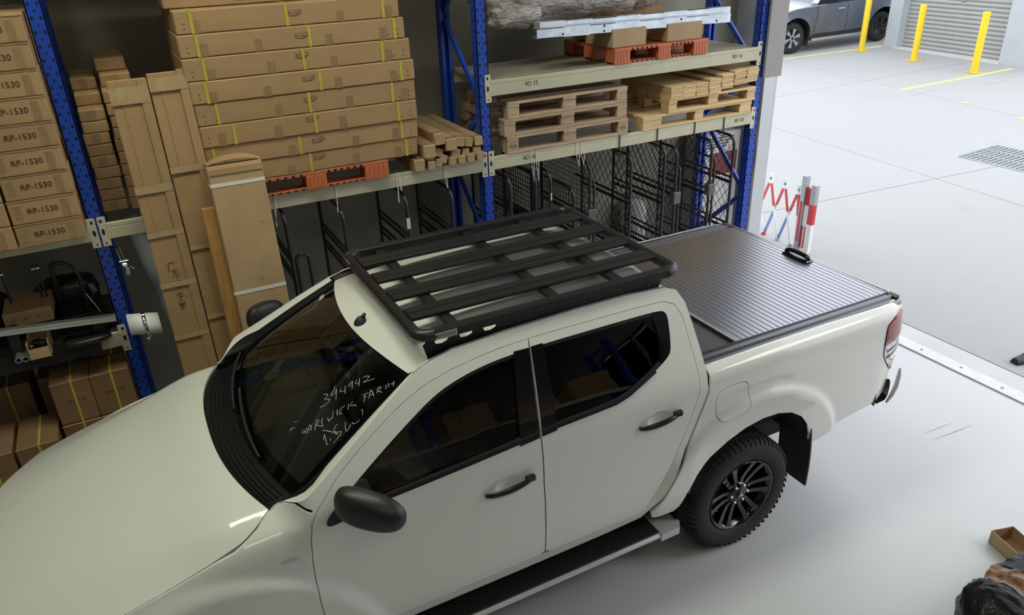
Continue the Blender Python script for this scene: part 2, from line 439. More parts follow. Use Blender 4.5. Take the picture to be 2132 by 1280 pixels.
# ================================================================== pallet racking
XB, LB, YF, YR = -0.3445, 2.75, 1.76, 2.50
POSTS = [XB-LB, XB, XB+LB]
ZLO, ZLT = 1.83, 1.935            # lower beams
ZUO, ZUT = 2.395, 2.51            # upper beams
PW = .085
def post(parent, x, y0, y1, h, face):
    mb = MB(); w = PW/2
    # folded channel: web and two flanges with lips
    s = -1 if face < 0 else 1
    yf = y0 if s < 0 else y1; yb = y1 if s < 0 else y0
    mb.b2((x-w, min(yf, yf-s*.006), 0), (x+w, max(yf, yf-s*.006), h))
    for q in (-1, 1):
        mb.b2((x+q*w-q*.006, y0, 0), (x+q*w, y1, h)); mb.b2((x+q*w-q*.026, yb-.003, 0), (x+q*w, yb+.003, h))
    p = obj('post', mb, BLUE, parent)
    hb = MB(); z = .12; k = 0
    while z < h-.1:
        for q in (-1, 1):
            cx = x+q*.024; cy = yf+s*.0008
            hb.add([(cx+.0085*math.cos(a), cy, z+.0115*math.sin(a)) for a in [2*PI*i/8 for i in range(8)]], [tuple(range(8))])
            cy2 = (y0+y1)/2
            hb.add([(x+q*(w+.0008), cy2+.008*math.cos(a), z+.0115*math.sin(a)) for a in [2*PI*i/8 for i in range(8)]], [tuple(range(8))])
        if k % 1 == 0:
            cx = x; hb.add([(cx+.0055*math.cos(a), yf+s*.0008, z+.038+.008*math.sin(a)) for a in [2*PI*i/8 for i in range(8)]], [tuple(range(8))])
        z += .076; k += 1
    ho = obj('perforations', hb, HOLE, p); ho['kind'] = 'stuff'
    obj('foot_plate', MB().b2((x-.07, y0-.03, 0), (x+.07, y1+.03, .006)), BLUE, parent)
lab = ['blue steel rack frame beside the cartons printed RP-1530', 'blue steel rack frame in the middle between the two long shelves', 'blue steel rack frame beside the open doorway']
def rack_frame(x, lb, YF=YF, YR=YR):
    fr = thing('rack_frame', lb, 'rack frame', (x, (YF+YR)/2, 0))
    post(fr, x, YF, YF+.075, 4.2, -1); post(fr, x, YR-.075, YR, 4.2, 1)
    zz = [.06, .55, 1.15, 1.78, 2.30, 2.92, 3.5, 4.05]
    for i, z in enumerate(zz[:-1]):
        a, b = (YR-.05, YF+.05) if i % 2 else (YF+.05, YR-.05)
        obj('diagonal_brace', MB().bar((x, a, z+.02), (x, b, zz[i+1]-.02), .022, .045), BLUE, fr)
    for z in (zz[0]+.03, zz[-1]):
        obj('horizontal_brace', MB().bar((x, YF+.05, z), (x, YR-.05, z), .022, .045), BLUE, fr)

for x, lb in zip(POSTS, lab): rack_frame(x, lb)
def beam(x0, x1, z0, z1, front, label, texts=(), YF=YF, YR=YR):
    y0 = YF-.012 if front else YR-.04
    t = thing('rack_beam', label, 'rack beam', ((x0+x1)/2, y0, z0), group='cream rack beams')
    a, b = x0+PW/2, x1-PW/2
    h = z1-z0
    mb = MB()
    # stepped box section
    for q in [((a, y0, z0), (b, y0+.05, z1-.03)), ((a, y0, z1-.03), (b, y0+.028, z1))]: mb.b2(*q, ch=.004)
    obj('beam_body', mb, CREAM, t)
    yy = YF-.004 if front else YR+.004
    for xx, q in ((x0, 1), (x1, -1)):
        pl = MB(); c = xx+q*.030
        pl.b2((xx+q*.006, yy-.006, z0-.045), (xx+q*PW/2+q*.012, yy+.002, z1+.045), ch=.002)
        cn = obj('connector', pl, PLATE, t)
        hs = MB()
        for zz_, rx, rz in ((z1+.018, .008, .012), (z0+.5*h, .009, .022), (z0-.024, .006, .006)):
            hs.prism([(xx+q*.026+rx*math.cos(a_), yy-.0072, zz_+rz*math.sin(a_)) for a_ in [2*PI*i/10 for i in range(10)]], (0, .001, 0))
        obj('connector_slot', hs, HOLE, cn)
    for s, px in texts:
        text('lettering', s, .046, INK, t, (px, y0-.0012, (z0+z1)/2))
    return t
XA, XC = POSTS[0], POSTS[2]
beam(XA, XB, ZLO, ZLT, True, 'cream front beam under the orange pallet of long cartons')
beam(XA, XB, ZLO, ZLT, False, 'cream rear beam behind the long cartons, mostly hidden')
beam(XB, XC, ZLO, ZLT, True, 'cream front beam lettered 8D 06 under the wooden pallets', (('8D 06', at(1101, 327, y=YF).x), ('8D 05', at(1537, 253, y=YF).x)))
beam(XB, XC, ZLO, ZLT, False, 'cream rear beam of the lower shelf behind the wooden pallets')
beam(XB, XC, ZUO, ZUT, True, 'cream front beam lettered 9D 15 on the top shelf', (('9D 15', at(1105, 170, y=YF).x), ('9D 16', at(1533, 119, y=YF).x)))
beam(XB, XC, ZUO, ZUT, False, 'cream rear beam of the top shelf behind the orange pallet')
beam(XA-LB, XA, ZLO, ZLT, True, 'cream front beam under the cartons printed RP-1530')
beam(XA-LB, XA, ZLO, ZLT, False, 'cream rear beam behind the cartons printed RP-1530')
beam(XA-LB, XA, 1.08, 1.185, True, 'cream front beam of the low shelf below the dark clutter')
beam(XA-LB, XA, 1.08, 1.185, False, 'cream rear beam of the low shelf below the dark clutter')
# upper level over the left bays, above the picture: it shades the wall and the goods set back below
for x0, x1, w_ in ((XA-LB, XA, 'left'), (XA, XB, 'middle')):
    for fr_b in (True, False): beam(x0, x1, 3.56, 3.66, fr_b, 'cream %s beam of the upper level above the picture, %s bay' % ('front' if fr_b else 'rear', w_))
    solo('shelf_deck', MB().b2((x0+.06, YF-.008, 3.662), (x1-.06, YR-.16, 3.69)), pm('deck_board', (.20, .14, .08), .8), 'timber shelf deck of the upper level above the picture, %s bay' % w_, 'shelf deck')
solo('shelf_deck', MB().b2((XB+.06, YF+.042, ZUT-.022), (XC-.06, YR-.045, ZUT-.001)), pm('worn_chipboard', (.30, .27, .21), .8, var=.15), 'worn chipboard deck on the top shelf behind the cream front beam', 'shelf deck')
# black cable ties and white cords over the beams
tie = [(at(1290, 290, y=YF-.015).x, BLACK_PL), (at(1369, 272, y=YF-.015).x, BLACK_PL), (at(1447, 258, y=YF-.015).x, BLACK_PL), (at(1508, 248, y=YF-.015).x, BLACK_PL)]
for i, (x, m) in enumerate(tie):
    mb = MB(); e = .004
    mb.tube([(x, YF-.018, 1.76), (x, YF-.018, ZLT+.004), (x, YF+.04, ZLT+.006), (x+.004, YF+.046, 1.78), (x, YF-.018, 1.76)], .005, 6)
    solo('cable_tie', mb, m, 'black cable tie around the lower beam, %s from the middle blue post' % ordinal(i), 'cable tie', 'cable ties on the lower beam')
cords = [(570, 410, 470), (698, 388, 440), (825, 360, 420), (830, 352, 395), (926, 370, 390), (1107, 320, 380), (1116, 318, 375), (1200, 300, 345), (1210, 300, 342)]
for i, (u, v0, v1) in enumerate(cords):
    p = at(u, v0, y=YF-.016); q = at(u+4, v1, y=YF-.02)
    mb = MB().tube([(p.x, YF+.05, ZLT+.004), (p.x, YF-.016, ZLT+.003), (p.x, YF-.017, ZLO), (q.x, YF-.03, q.z), (q.x+.008, YF-.02, q.z-.01), (q.x+.012, YF-.016, ZLO)], .0028, 5)
    solo('tie_string', mb, STRAP_W, 'thin white cord tied over the cream beam, %s from the left' % ordinal(i), 'string', 'strings holding the hung frames')

# grey sheet panel fixed to the post beside the doorway
a, b = at(1594, 0, y=YF-.03), at(1640, 8, y=YF-.03); c = at(1620, 153, y=YF-.03)
solo('sheet_panel', MB().b2((2.425, YF-.045, c.z-.02), (b.x+.01, YF-.03, 3.35), ch=.003), PANEL, 'plain grey sheet panel hung on the blue post by the doorway', 'panel')

# rack along the opposite side of the hall: behind the camera, mirrored in the side windows
OY, OR = -6.45, -5.70
for x, w_ in ((2.3, 'doorway end'), (-.45, 'middle'), (-3.2, 'far end')): rack_frame(x, 'blue rack frame of the opposite rack mirrored in the windows, %s' % w_, OY, OR)
for x0, x1, w_ in ((-.45, 2.3, 'doorway'), (-3.2, -.45, 'far')):
    for z, n_ in ((1.60, 'lower'), (2.9, 'upper')):
        beam(x0, x1, z, z+.105, False, 'cream %s beam of the opposite rack, %s bay' % (n_, w_), (), OY, OR)
        for k in range(3):
            cx = x0+.5+.85*k
            solo('stored_carton', MB().b2((cx-.3, OY+.1, z+.106), (cx+.3, OR-.03, z+.106+.32+.1*((k+int(z)) % 3)), ch=.006), CARD, 'carton on the opposite rack, %s bay, %s beam, %s from the left' % (w_, n_, ordinal(k)), 'carton', 'cartons on the opposite rack')
# ================================================================== the white utility truck
def spl(xs, ys):
    """monotone cubic through (xs, ys)"""
    xs = np.array(xs, float); ys = np.array(ys, float); h = np.diff(xs); d = np.diff(ys)/h; m = np.zeros(len(xs))
    m[0], m[-1] = d[0], d[-1]
    for i in range(1, len(xs)-1):
        m[i] = 0 if d[i-1]*d[i] <= 0 else 2*d[i-1]*d[i]/(d[i-1]+d[i])
    def f(x):
        x = min(max(x, xs[0]), xs[-1]); i = min(int(np.searchsorted(xs, x, 'right'))-1, len(xs)-2); i = max(i, 0)
        t = (x-xs[i])/h[i]; t2, t3 = t*t, t*t*t
        return float((2*t3-3*t2+1)*ys[i]+(t3-2*t2+t)*h[i]*m[i]+(-2*t3+3*t2)*ys[i+1]+(t3-t2)*h[i]*m[i+1])
    return f
def sst(a, b, x):
    t = min(max((x-a)/(b-a), 0), 1); return t*t*(3-2*t)
S_cab = spl([.40, .50, .58, .65, .8, .95, 1.08, 1.2, 1.28, 1.34, 1.5, 1.6, 1.68, 1.74, 1.775, 1.80, 1.82], [.82, .855, .88, .893, .905, .91, .908, .900, .888, .868, .785, .730, .683, .645, .622, .598, .56])
S_tub = spl([.45, .6, .75, .95, 1.15, 1.29, 1.335, 1.36, 1.375], [.83, .865, .888, .905, .906, .893, .878, .855, .82])
P_fen = spl([-.9, -.7, -.5, -.25, -.12, -.05, 0, .05, .09], [.82, .87, .903, .905, .893, .873, .846, .765, .70])
hood_h = spl([-3.98, -3.93, -3.85, -3.75, -3.58, -3.33, -3.06, -2.785, -2.645, -2.5], [.95, 1.0, 1.045, 1.083, 1.138, 1.207, 1.275, 1.345, 1.355, 1.36])
hood_D = spl([0, .4, .7, .84, .885, .93, 1.0], [0, .008, .028, .046, .056, .078, .115])
TILT = .028
def hood_z(x, y):
    a = abs(y)/.846; ac = .875-.20*sst(-2.65, -3.75, x)          # the crease runs inwards towards the nose
    d = .046*(a/ac)**2.4 if a < ac else .046+.069*((a-ac)/(1-ac))**1.12
    return hood_h(x)-d-TILT*y
def zshut(x, side): return hood_h(x)-.115+TILT*.845*side
def flare(x, z):
    r = 0
    for cx in (0.03, -2.97):
        d = math.hypot(x-cx, (z-.40)*1.0); r += .030*sst(.765, .705, d)
    return r
def HW(x, z, side=1):
    if x > -.50:
        w = S_tub(z) if x > -.34 else S_cab(z) if x < -.46 else S_cab(z)+(S_tub(z)-S_cab(z))*sst(-.46, -.34, x)*(1 if z < 1.3 else 0)
        if x > 1.0: w -= .075*((x-1.0)/.27)**2.4
    else: w = S_cab(z)
    if x < -2.48:
        t = sst(-2.49, -2.63, x); w = w*(1-t)+P_fen(z-zshut(x, side))*t
        if x < -3.15: w -= .24*((-3.15-x)/.75)**2.4
    return w+flare(x, z)
def TS(x, z, side=1, off=0.):      # point of the body side
    return Vector((x, -side*(HW(x, z, side)+off), z))

def resample(poly, step):
    out = []
    for i, p in enumerate(poly):
        q = poly[(i+1) % len(poly)]; n = max(1, int(math.ceil(math.hypot(q[0]-p[0], q[1]-p[1])/step)))
        out += [(p[0]+(q[0]-p[0])*k/n, p[1]+(q[1]-p[1])*k/n) for k in range(n)]
    return out
def chaikin(poly, it=2, cut=.25):
    for _ in range(it):
        o = []
        for i, p in enumerate(poly):
            q = poly[(i+1) % len(poly)]
            o += [(p[0]+(q[0]-p[0])*cut, p[1]+(q[1]-p[1])*cut), (p[0]+(q[0]-p[0])*(1-cut), p[1]+(q[1]-p[1])*(1-cut))]
        poly = o
    return poly
def area(poly): return sum(poly[i][0]*poly[(i+1) % len(poly)][1]-poly[(i+1) % len(poly)][0]*poly[i][1] for i in range(len(poly)))/2
def inset(poly, d):
    if area(poly) < 0: poly = poly[::-1]
    n = len(poly); o = []
    for i in range(n):
        a, b, c = poly[i-1], poly[i], poly[(i+1) % n]
        t = Vector((c[0]-a[0], c[1]-a[1]))
        if t.length < 1e-9: o.append(b); continue
        t.normalize(); o.append((b[0]-t.y*d, b[1]+t.x*d))
    return o
def inside(poly, x, y):
    r = False; n = len(poly); j = n-1
    for i in range(n):
        xi, yi = poly[i]; xj, yj = poly[j]
        if (yi > y) != (yj > y) and x < (xj-xi)*(y-yi)/(yj-yi)+xi: r = not r
        j = i
    return r
def panel(outline, holes=(), fmap=None, step=.035, flange=.014, gap=0., back=None, mb=None, extra=()):
    """a sheet cut from a surface: outline and holes in the plane, fmap lifts to 3D, flange folds the rim inwards"""
    mb = mb or MB()
    out = resample(outline, step)
    if gap: out = inset(out, gap)
    loops = [out]+[resample(h, step) for h in holes]
    pts = []; edges = []
    for lp in loops:
        s = len(pts); pts += lp; edges += [(s+i, s+(i+1) % len(lp)) for i in range(len(lp))]
    nb = len(pts); A = np.array(pts)
    x0, y0 = A.min(0); x1, y1 = A.max(0)
    gx = np.arange(x0+step/2, x1, step); gy = np.arange(y0+step/2, y1, step)
    for x in gx:
        for y in gy:
            if inside(loops[0], x, y) and not any(inside(h, x, y) for h in loops[1:]):
                if np.min((A[:nb, 0]-x)**2+(A[:nb, 1]-y)**2) > (step*.6)**2: pts.append((float(x), float(y)))
    for q in extra:
        if inside(loops[0], *q) and not any(inside(h, *q) for h in loops[1:]) and np.min((A[:nb, 0]-q[0])**2+(A[:nb, 1]-q[1])**2) > (step*.12)**2: pts.append(q)
    vo, eo, fo, *_ = delaunay_2d_cdt([Vector(p) for p in pts], edges, [], 0, 1e-6)
    V = [fmap(p.x, p.y, 0.) for p in vo]; F = []
    for f in fo:
        cx = sum(vo[i].x for i in f)/3; cy = sum(vo[i].y for i in f)/3
        p0, p1, p2 = [vo[i] for i in f]
        if abs((p1.x-p0.x)*(p2.y-p0.y)-(p2.x-p0.x)*(p1.y-p0.y)) < 4e-6: continue
        if inside(loops[0], cx, cy) and not any(inside(h, cx, cy) for h in loops[1:]): F.append(tuple(f))
    mb.add(V, F, True)
    if flange:
        for lp in loops:
            top = [fmap(p[0], p[1], 0.) for p in lp]; bot = [fmap(p[0], p[1], -flange) for p in lp]; n = len(lp)
            mb.add(top+bot, [(i, (i+1) % n, n+(i+1) % n, n+i) for i in range(n)], False)
    return mb

PAINT = pm('white_paint', (.76, .76, .71), .42, coat=1., coat_rough=.02, spec=.5)
TRIM = pm('black_trim', (.007, .007, .008), .5, spec=.25)
GAP = pm('panel_gap_dark', (.006, .006, .006), .8)
GLOSSB = pm('gloss_black', (.006, .006, .008), .08, spec=.6)
CHROME_D = pm('dark_chrome', (.035, .028, .028), .18, metal=.4)
INTER = pm('cabin_trim', (.035, .036, .034), .7, var=.1)
SEAT = pm('seat_fabric', (.045, .046, .045), .85, var=.15, scale=20)
WS_GLASS = glass('windscreen_glass', (.62, .66, .60), .8)
SD_GLASS = glass('door_glass', (.72, .74, .72), .85)
PV_GLASS = glass('privacy_glass', (.035, .035, .04), .9, ior=1.7)
RED_L = pm('red_lens', (.33, .012, .016), .08, coat=1.)
RED_D = pm('dark_red_lens', (.13, .006, .012), .08, coat=1.)
CLEAR_L = pm('clear_lens', (.55, .57, .60), .06, metal=.5, coat=1.)

TRK = thing('utility_truck', 'white four-door utility truck with black roof platform and rolled tray cover', 'truck', (-1.3, 0, 0))

# ---- outlines on the body side (x along the truck, z up)
D1 = [(-2.462, 1.342), (-2.50, 1.285), (-2.517, 1.21), (-2.527, 1.12), (-2.532, 1.02), (-2.532, .90), (-2.525, .785), (-2.508, .66), (-2.49, .60), (-2.46, .575),
      (-2.2, .572), (-1.8, .575), (-1.40, .58), (-1.372, .60), (-1.376, .8), (-1.383, 1.083), (-1.378, 1.33), (-1.345, 1.53), (-1.311, 1.738),
      (-1.44, 1.733), (-1.567, 1.724), (-1.73, 1.704), (-1.879, 1.674), (-2.00, 1.629), (-2.117, 1.573), (-2.235, 1.508), (-2.352, 1.436)]
D2 = [(-1.311, 1.738), (-1.345, 1.53), (-1.378, 1.33), (-1.383, 1.083), (-1.376, .8), (-1.372, .60), (-1.34, .58), (-1.0, .58), (-.76, .58), (-.733, .60),
      (-.66, .72), (-.6, .828), (-.53, .99), (-.466, 1.144), (-.41, 1.27), (-.40, 1.34), (-.404, 1.486), (-.409, 1.64), (-.435, 1.705), (-.50, 1.732), (-.7, 1.737), (-.886, 1.738), (-1.1, 1.739)]
W1 = [(-2.435, 1.262), (-2.36, 1.274), (-2.137, 1.287), (-1.75, 1.308), (-1.388, 1.331), (-1.355, 1.53), (-1.331, 1.690), (-1.39, 1.693), (-1.535, 1.686), (-1.693, 1.664), (-1.838, 1.626), (-1.99, 1.552), (-2.13, 1.478), (-2.261, 1.405), (-2.375, 1.335), (-2.43, 1.29)]
W2 = [(-1.370, 1.334), (-1.304, 1.338), (-1.1, 1.345), (-.93, 1.352), (-.85, 1.368), (-.66, 1.434), (-.565, 1.478), (-.535, 1.505), (-.515, 1.58), (-.500, 1.655), (-.508, 1.682), (-.535, 1.697), (-.8, 1.699), (-1.251, 1.698), (-1.313, 1.694), (-1.338, 1.53)]
CAB = [(-2.535, 1.373), (-2.41, 1.441), (-2.29, 1.510), (-2.11, 1.618), (-1.937, 1.716), (-1.85, 1.752), (-1.70, 1.777), (-1.4, 1.790), (-1.0, 1.797), (-.7, 1.797), (-.46, 1.788), (-.40, 1.764),
       (-.368, 1.70), (-.360, 1.6), (-.352, 1.486), (-.348, 1.33), (-.362, 1.255), (-.42, 1.13), (-.49, .965), (-.565, .80), (-.63, .68), (-.70, .58), (-.74, .53), (-1.0, .515), (-1.6, .51), (-2.3, .51), (-2.53, .52), (-2.545, .60), (-2.545, .9), (-2.545, 1.05), (-2.54, 1.14), (-2.531, 1.22), (-2.515, 1.285), (-2.480, 1.342)]
ARC_R = [(-.50, .40), (-.495, .52), (-.465, .63), (-.41, .735), (-.325, .83), (-.215, .90), (-.09, .948), (.04, .968), (.16, .962), (.27, .928), (.365, .865), (.44, .775), (.485, .68), (.505, .59)]
ARC_F = [(x-3.0, z) for x, z in ARC_R]
TUB = [(-.338, 1.372), (-.335, 1.33), (-.350, 1.25), (-.408, 1.12), (-.478, .955), (-.553, .79), (-.618, .67), (-.69, .565), (-.68, .52), (-.62, .50), (-.525, .495)] + ARC_R[1:-1] + [(.505, .60), (.56, .59), (.64, .605), (.75, .64), (.95, .672), (1.10, .69), (1.19, .73), (1.235, .80), (1.25, .9), (1.262, 1.05), (1.268, 1.2), (1.262, 1.32), (1.245, 1.355), (1.20, 1.368), (.6, 1.373), (.1, 1.373)]
TL = [(1.035, 1.262), (1.08, 1.292), (1.16, 1.318), (1.236, 1.322), (1.252, 1.28), (1.25, 1.12), (1.235, .98), (1.205, .915), (1.165, .915), (1.085, 1.005), (1.038, 1.075)]
FC = [(-.300, 1.075), (-.262, 1.040), (-.095, 1.048), (-.063, 1.085), (-.068, 1.215), (-.105, 1.250), (-.265, 1.243), (-.305, 1.21)]
def roundp(p, it=2): return chaikin(p, it, .2)
D1r, D2r, W1r, W2r, FCr, TLr = D1, D2, chaikin(W1, 2), chaikin(W2, 2), chaikin(FC, 3), chaikin(TL, 2)
def bowl_loop(cx, cz, rx, rz, n=24): return [(cx+rx*math.cos(2*PI*i/n), cz+rz*math.sin(2*PI*i/n)) for i in range(n)]

def fender_outline(side):
    top = [(x, zshut(x, side)) for x in (-2.82, -2.9, -3.05, -3.2, -3.35, -3.5)]
    return [(-2.512, .60), (-2.534, .785), (-2.541, .90), (-2.541, 1.02), (-2.536, 1.12), (-2.526, 1.21), (-2.510, 1.285), (-2.482, 1.330), (-2.540, 1.362), (-2.60, 1.340), (-2.642, 1.322), (-2.655, zshut(-2.655, side)+.058), (-2.71, zshut(-2.71, side)+.030), (-2.76, zshut(-2.76, side)+.015)] + top + \
           [(-3.60, zshut(-3.6, side)-.03), (-3.62, .95), (-3.60, .80), (-3.56, .62), (-3.52, .50)] + ARC_F[1:-1] + [(-2.495, .60), (-2.50, .575)]

for side in (1, -1):
    fm = lambda off0: (lambda x, z, o: TS(x, z, side, off0+o))
    # cab shell with the two door openings
    def near(a, p): return p
    opening = ([ (-2.462, 1.342), (-2.50, 1.285), (-2.517, 1.21), (-2.527, 1.12), (-2.532, 1.02), (-2.532, .90), (-2.525, .785), (-2.508, .66), (-2.49, .60), (-2.46, .575), (-2.2, .572), (-1.8, .575), (-1.40, .58)] + D2[6:] + D1[18:])
    cs = obj('cab_side', panel(CAB, [opening], fm(0)), PAINT, TRK)
    obj('inner_shell', panel(inset(resample(CAB, .05), .03), [inset(resample(W1r, .03), .02), inset(resample(W2r, .03), .02)], fm(-.035), step=.06, flange=0), GAP, TRK)
    # front door
    cup1 = bowl_loop(-1.575, 1.137, .075, .042)
    d1 = obj('front_door', panel(D1r, [W1r, cup1], fm(0), gap=.0032, flange=.006), PAINT, TRK)
    cup2 = bowl_loop(-.685, 1.198, .075, .042)
    d2 = obj('rear_door', panel(D2r, [W2r, cup2], fm(0), gap=.0032, flange=.006), PAINT, TRK)
    for d, cup, cx, cz in ((d1, cup1, -1.575, 1.137), (d2, cup2, -.685, 1.198)):
        rows = []
        for k in range(7):
            f = 1-k/6
            rows.append([TS(cx+(x-cx)*max(f, .02), cz+(z-cz)*max(f, .02), side, -.024*math.sin(PI/2*(1-f))) for x, z in cup+cup[:1]])
        obj('handle_cup', MB().grid(rows), PAINT, d)
        hx0, hx1 = cx-.128, cx+.130
        P = []; R_ = []
        for i in range(13):
            t = i/12; x = hx0+(hx1-hx0)*t; z = cz-.012+.016*t; st = .034*math.sin(PI*min(1, max(0, t)))**.45 if 0 < t < 1 else .004
            P.append(TS(x, z, side, .004+st)); R_.append(.011+.005*math.sin(PI*t))
        hm = MB(); n = 10; rows = []
        for p, r in zip(P, R_):
            rows.append([p+Vector((0, -side*r*.8*math.cos(2*PI*k/n), r*1.15*math.sin(2*PI*k/n))) for k in range(n+1)])
        hm.grid(rows); hm.add(rows[0][:n], [tuple(range(n))]); hm.add(rows[-1][:n], [tuple(range(n))])
        obj('door_handle', hm, CHROME_D, d)
        obj('lock_cap', MB().box(TS(hx1-.025, cz+.012, side, .026), (.055, .03, .036), None, .008), CHROME_D, d)
    # glass and black frames
    for d, Wl, gl, nm in ((d1, W1r, SD_GLASS, 'w1'), (d2, W2r, PV_GLASS, 'w2')):
        rg = inset(resample(Wl, .03), .016)
        obj('window_frame', panel(Wl, [rg], fm(-.004), step=.03, flange=.01), TRIM, d)
        obj('window_glass', panel(inset(rg, -.006), [], fm(-.012), step=.05, flange=0), gl, d)
    # belt moulding
    for d, pts in ((d1, W1[1:5]), (d2, W2[:6])):
        rows = [[TS(x, z+dz, side, o) for x, z in resample(pts, .05)[:-int(max(1, math.ceil(math.hypot(pts[0][0]-pts[-1][0], pts[0][1]-pts[-1][1])/.05)))]+[pts[-1]]] for dz, o in ((-.004, .001), (0, .006), (.018, .006), (.024, -.004))]
        obj('belt_moulding', MB().grid(rows), TRIM, d)
    # gloss black pillar plates
    obj('pillar_plate', panel([(-1.495, 1.312), (-1.385, 1.320), (-1.351, 1.53), (-1.322, 1.700), (-1.405, 1.702), (-1.455, 1.5)], [], fm(.0025), flange=.006), GLOSSB, d1)
    obj('pillar_plate', panel([(-1.372, 1.322), (-1.285, 1.328), (-1.262, 1.5), (-1.245, 1.703), (-1.312, 1.702), (-1.338, 1.53)], [], fm(.0025), flange=.006), GLOSSB, d2)
    obj('quarter_plate', panel(chaikin([(-.625, 1.452), (-.560, 1.480), (-.535, 1.505), (-.515, 1.58), (-.503, 1.655), (-.512, 1.682), (-.54, 1.695), (-.60, 1.695), (-.585, 1.60), (-.60, 1.52)], 1), [], fm(-.002), flange=.006), GLOSSB, d2)
    # mirror
    obj('mirror_base', panel(chaikin([(-2.445, 1.252), (-2.36, 1.258), (-2.27, 1.285), (-2.215, 1.36), (-2.25, 1.412), (-2.37, 1.335), (-2.43, 1.295)], 2), [], fm(.006), flange=.02), BLACK_PL, d1)
    c = Vector((-2.275, -side*1.035, 1.405)); mbm = MB(); rows = []
    rot = Matrix.Rotation(side*math.radians(48), 3, 'Z') @ Matrix.Rotation(side*math.radians(4), 3, 'X')
    for i in range(15):
        th = -PI/2+PI*i/14; row = []
        for k in range(25):
            ph = 2*PI*k/24
            ct, s_ = math.cos(th), math.sin(th)
            def se(v, e): return math.copysign(abs(v)**e, v)
            y = .155*se(s_, .85); x = .080*se(ct, .7)*se(math.cos(ph), .8); z = .098*se(ct, .65)*se(math.sin(ph), .8)
            if x > 0: x *= .45                      # flat glass side looks back
            z *= 1-.22*(s_*1.0+1)/2; z -= .012*(s_+1)
            row.append(c+rot @ Vector((x, -side*y, z)))
        rows.append(row)
    mr = obj('mirror_housing', MB().grid(rows), pm('mirror_black', (.014, .016, .016), .42, spec=.5), d1)
    obj('mirror_arm', MB().tube([TS(-2.36, 1.31, side, 0), Vector((-2.34, -side*.93, 1.305)), Vector((-2.31, -side*.98, 1.315))], [.035, .03, .028], 10), BLACK_PL, d1)
    # front fender
    fo = fender_outline(side)
    fe = obj('front_fender', panel(fo, [], fm(.002), gap=.002, step=.026, extra=[(-2.5-.012*k, zshut(-2.5-.012*k, side)+dz) for k in range(92) for dz in (-.006, -.013, .008, .018, .03)]), PAINT, TRK)
    ind = chaikin([(-2.665, 1.145), (-2.60, 1.138), (-2.575, 1.150), (-2.58, 1.168), (-2.64, 1.165)], 2)
    if side > 0:
        obj('side_indicator', panel(ind, [], fm(.004), flange=.006, step=.02), CLEAR_L, fe)
    # tray side with the fuel flap and tail lamp cut out
    ts = obj('tray_side', panel(TUB, [TLr]+([FCr] if side > 0 else []), fm(0), step=.026, extra=[(-.33+.016*k, z) for k in range(100) for z in (1.368, 1.362, 1.355, 1.347)]), PAINT, TRK)
    obj('tray_inner', panel(inset(resample(TUB, .06), .012), [], fm(-.03), step=.08, flange=0), GAP, TRK)
    if side > 0:
        obj('fuel_flap', panel(FCr, [], fm(0), gap=.0042, step=.03), PAINT, ts)
    tl = obj('tail_lamp', panel([p for p in TLr], [], fm(-.012), flange=0, step=.03), BLACK_PL, TRK)
    def clip(poly, f):       # keep the side of a half plane
        o = []
        for i, p in enumerate(poly):
            q = poly[(i+1) % len(poly)]; a, b = f(p), f(q)
            if a >= 0: o.append(p)
            if (a >= 0) != (b >= 0): t = a/(a-b); o.append((p[0]+(q[0]-p[0])*t, p[1]+(q[1]-p[1])*t))
        return o
    TLi = inset(resample(TLr, .02), .003)
    s1 = lambda p: p[1]-(1.135+.12*(p[0]-1.04)); s2 = lambda p: p[1]-(.985-.10*(p[0]-1.14))
    s0 = lambda p: p[1]-(1.262+.10*(p[0]-1.04))
    obj('lamp_cap', panel(clip(TLi, s0), [], fm(.010), flange=.02, step=.02), RED_L, tl)
    obj('red_lens', panel(clip(clip(TLi, s1), lambda p: -s0(p)), [], fm(.007), flange=.018, step=.02), RED_D, tl)
    obj('clear_lens', panel(clip(clip(TLi, lambda p: -s1(p)), s2), [], fm(.006), flange=.018, step=.02), CLEAR_L, tl)
    obj('lower_red_lens', panel(clip(TLi, lambda p: -s2(p)), [], fm(.006), flange=.018, step=.02), RED_L, tl)
    for k in range(3):
        zc = 1.165+.032*k
        obj('lamp_bar', panel([(1.05, zc), (1.24, zc+.012), (1.24, zc+.024), (1.05, zc+.012)], [], fm(.009), flange=.004, step=.03), RED_L, tl)
    for k in range(2):
        zc = 1.035+.045*k
        obj('lamp_bar', panel([(1.075, zc), (1.235, zc+.012), (1.235, zc+.03), (1.075, zc+.018)], [], fm(.008), flange=.004, step=.03), GLOSSB, tl)
    # wheel arch liners
    for A in (ARC_R, ARC_F):
        rows = [[Vector((x, -side*yy, z)) for x, z in A] for yy in (.50, .62, .75, .885)]
        obj('arch_liner', MB().grid(rows), GAP, TRK)
        obj('arch_wall', MB().add([Vector((x, -side*.50, z)) for x, z in A], [tuple(range(len(A)))]), GAP, TRK)
    # mudflap
    cx = .465
    rows = [[Vector((cx+.02*math.sin(PI*t)+.05*t, -side*y, .80-.53*t)) for t in [i/8 for i in range(9)]] for y in (.66, .915)]
    fl2 = [[p+Vector((.012, 0, 0)) for p in r] for r in rows]
    obj('mudflap', MB().grid(rows).grid(fl2, flip=True).grid([rows[1], fl2[1]]).grid([rows[0], fl2[0]]).grid([[rows[0][-1], rows[1][-1]], [fl2[0][-1], fl2[1][-1]]]), BLACK_PL, TRK)
    # side step
    def stp(y): return -side*y
    st = obj('side_step', MB().b2((-2.46, stp(.74), .375), (-.50, stp(.93), .412), ch=.012), ALU, TRK)
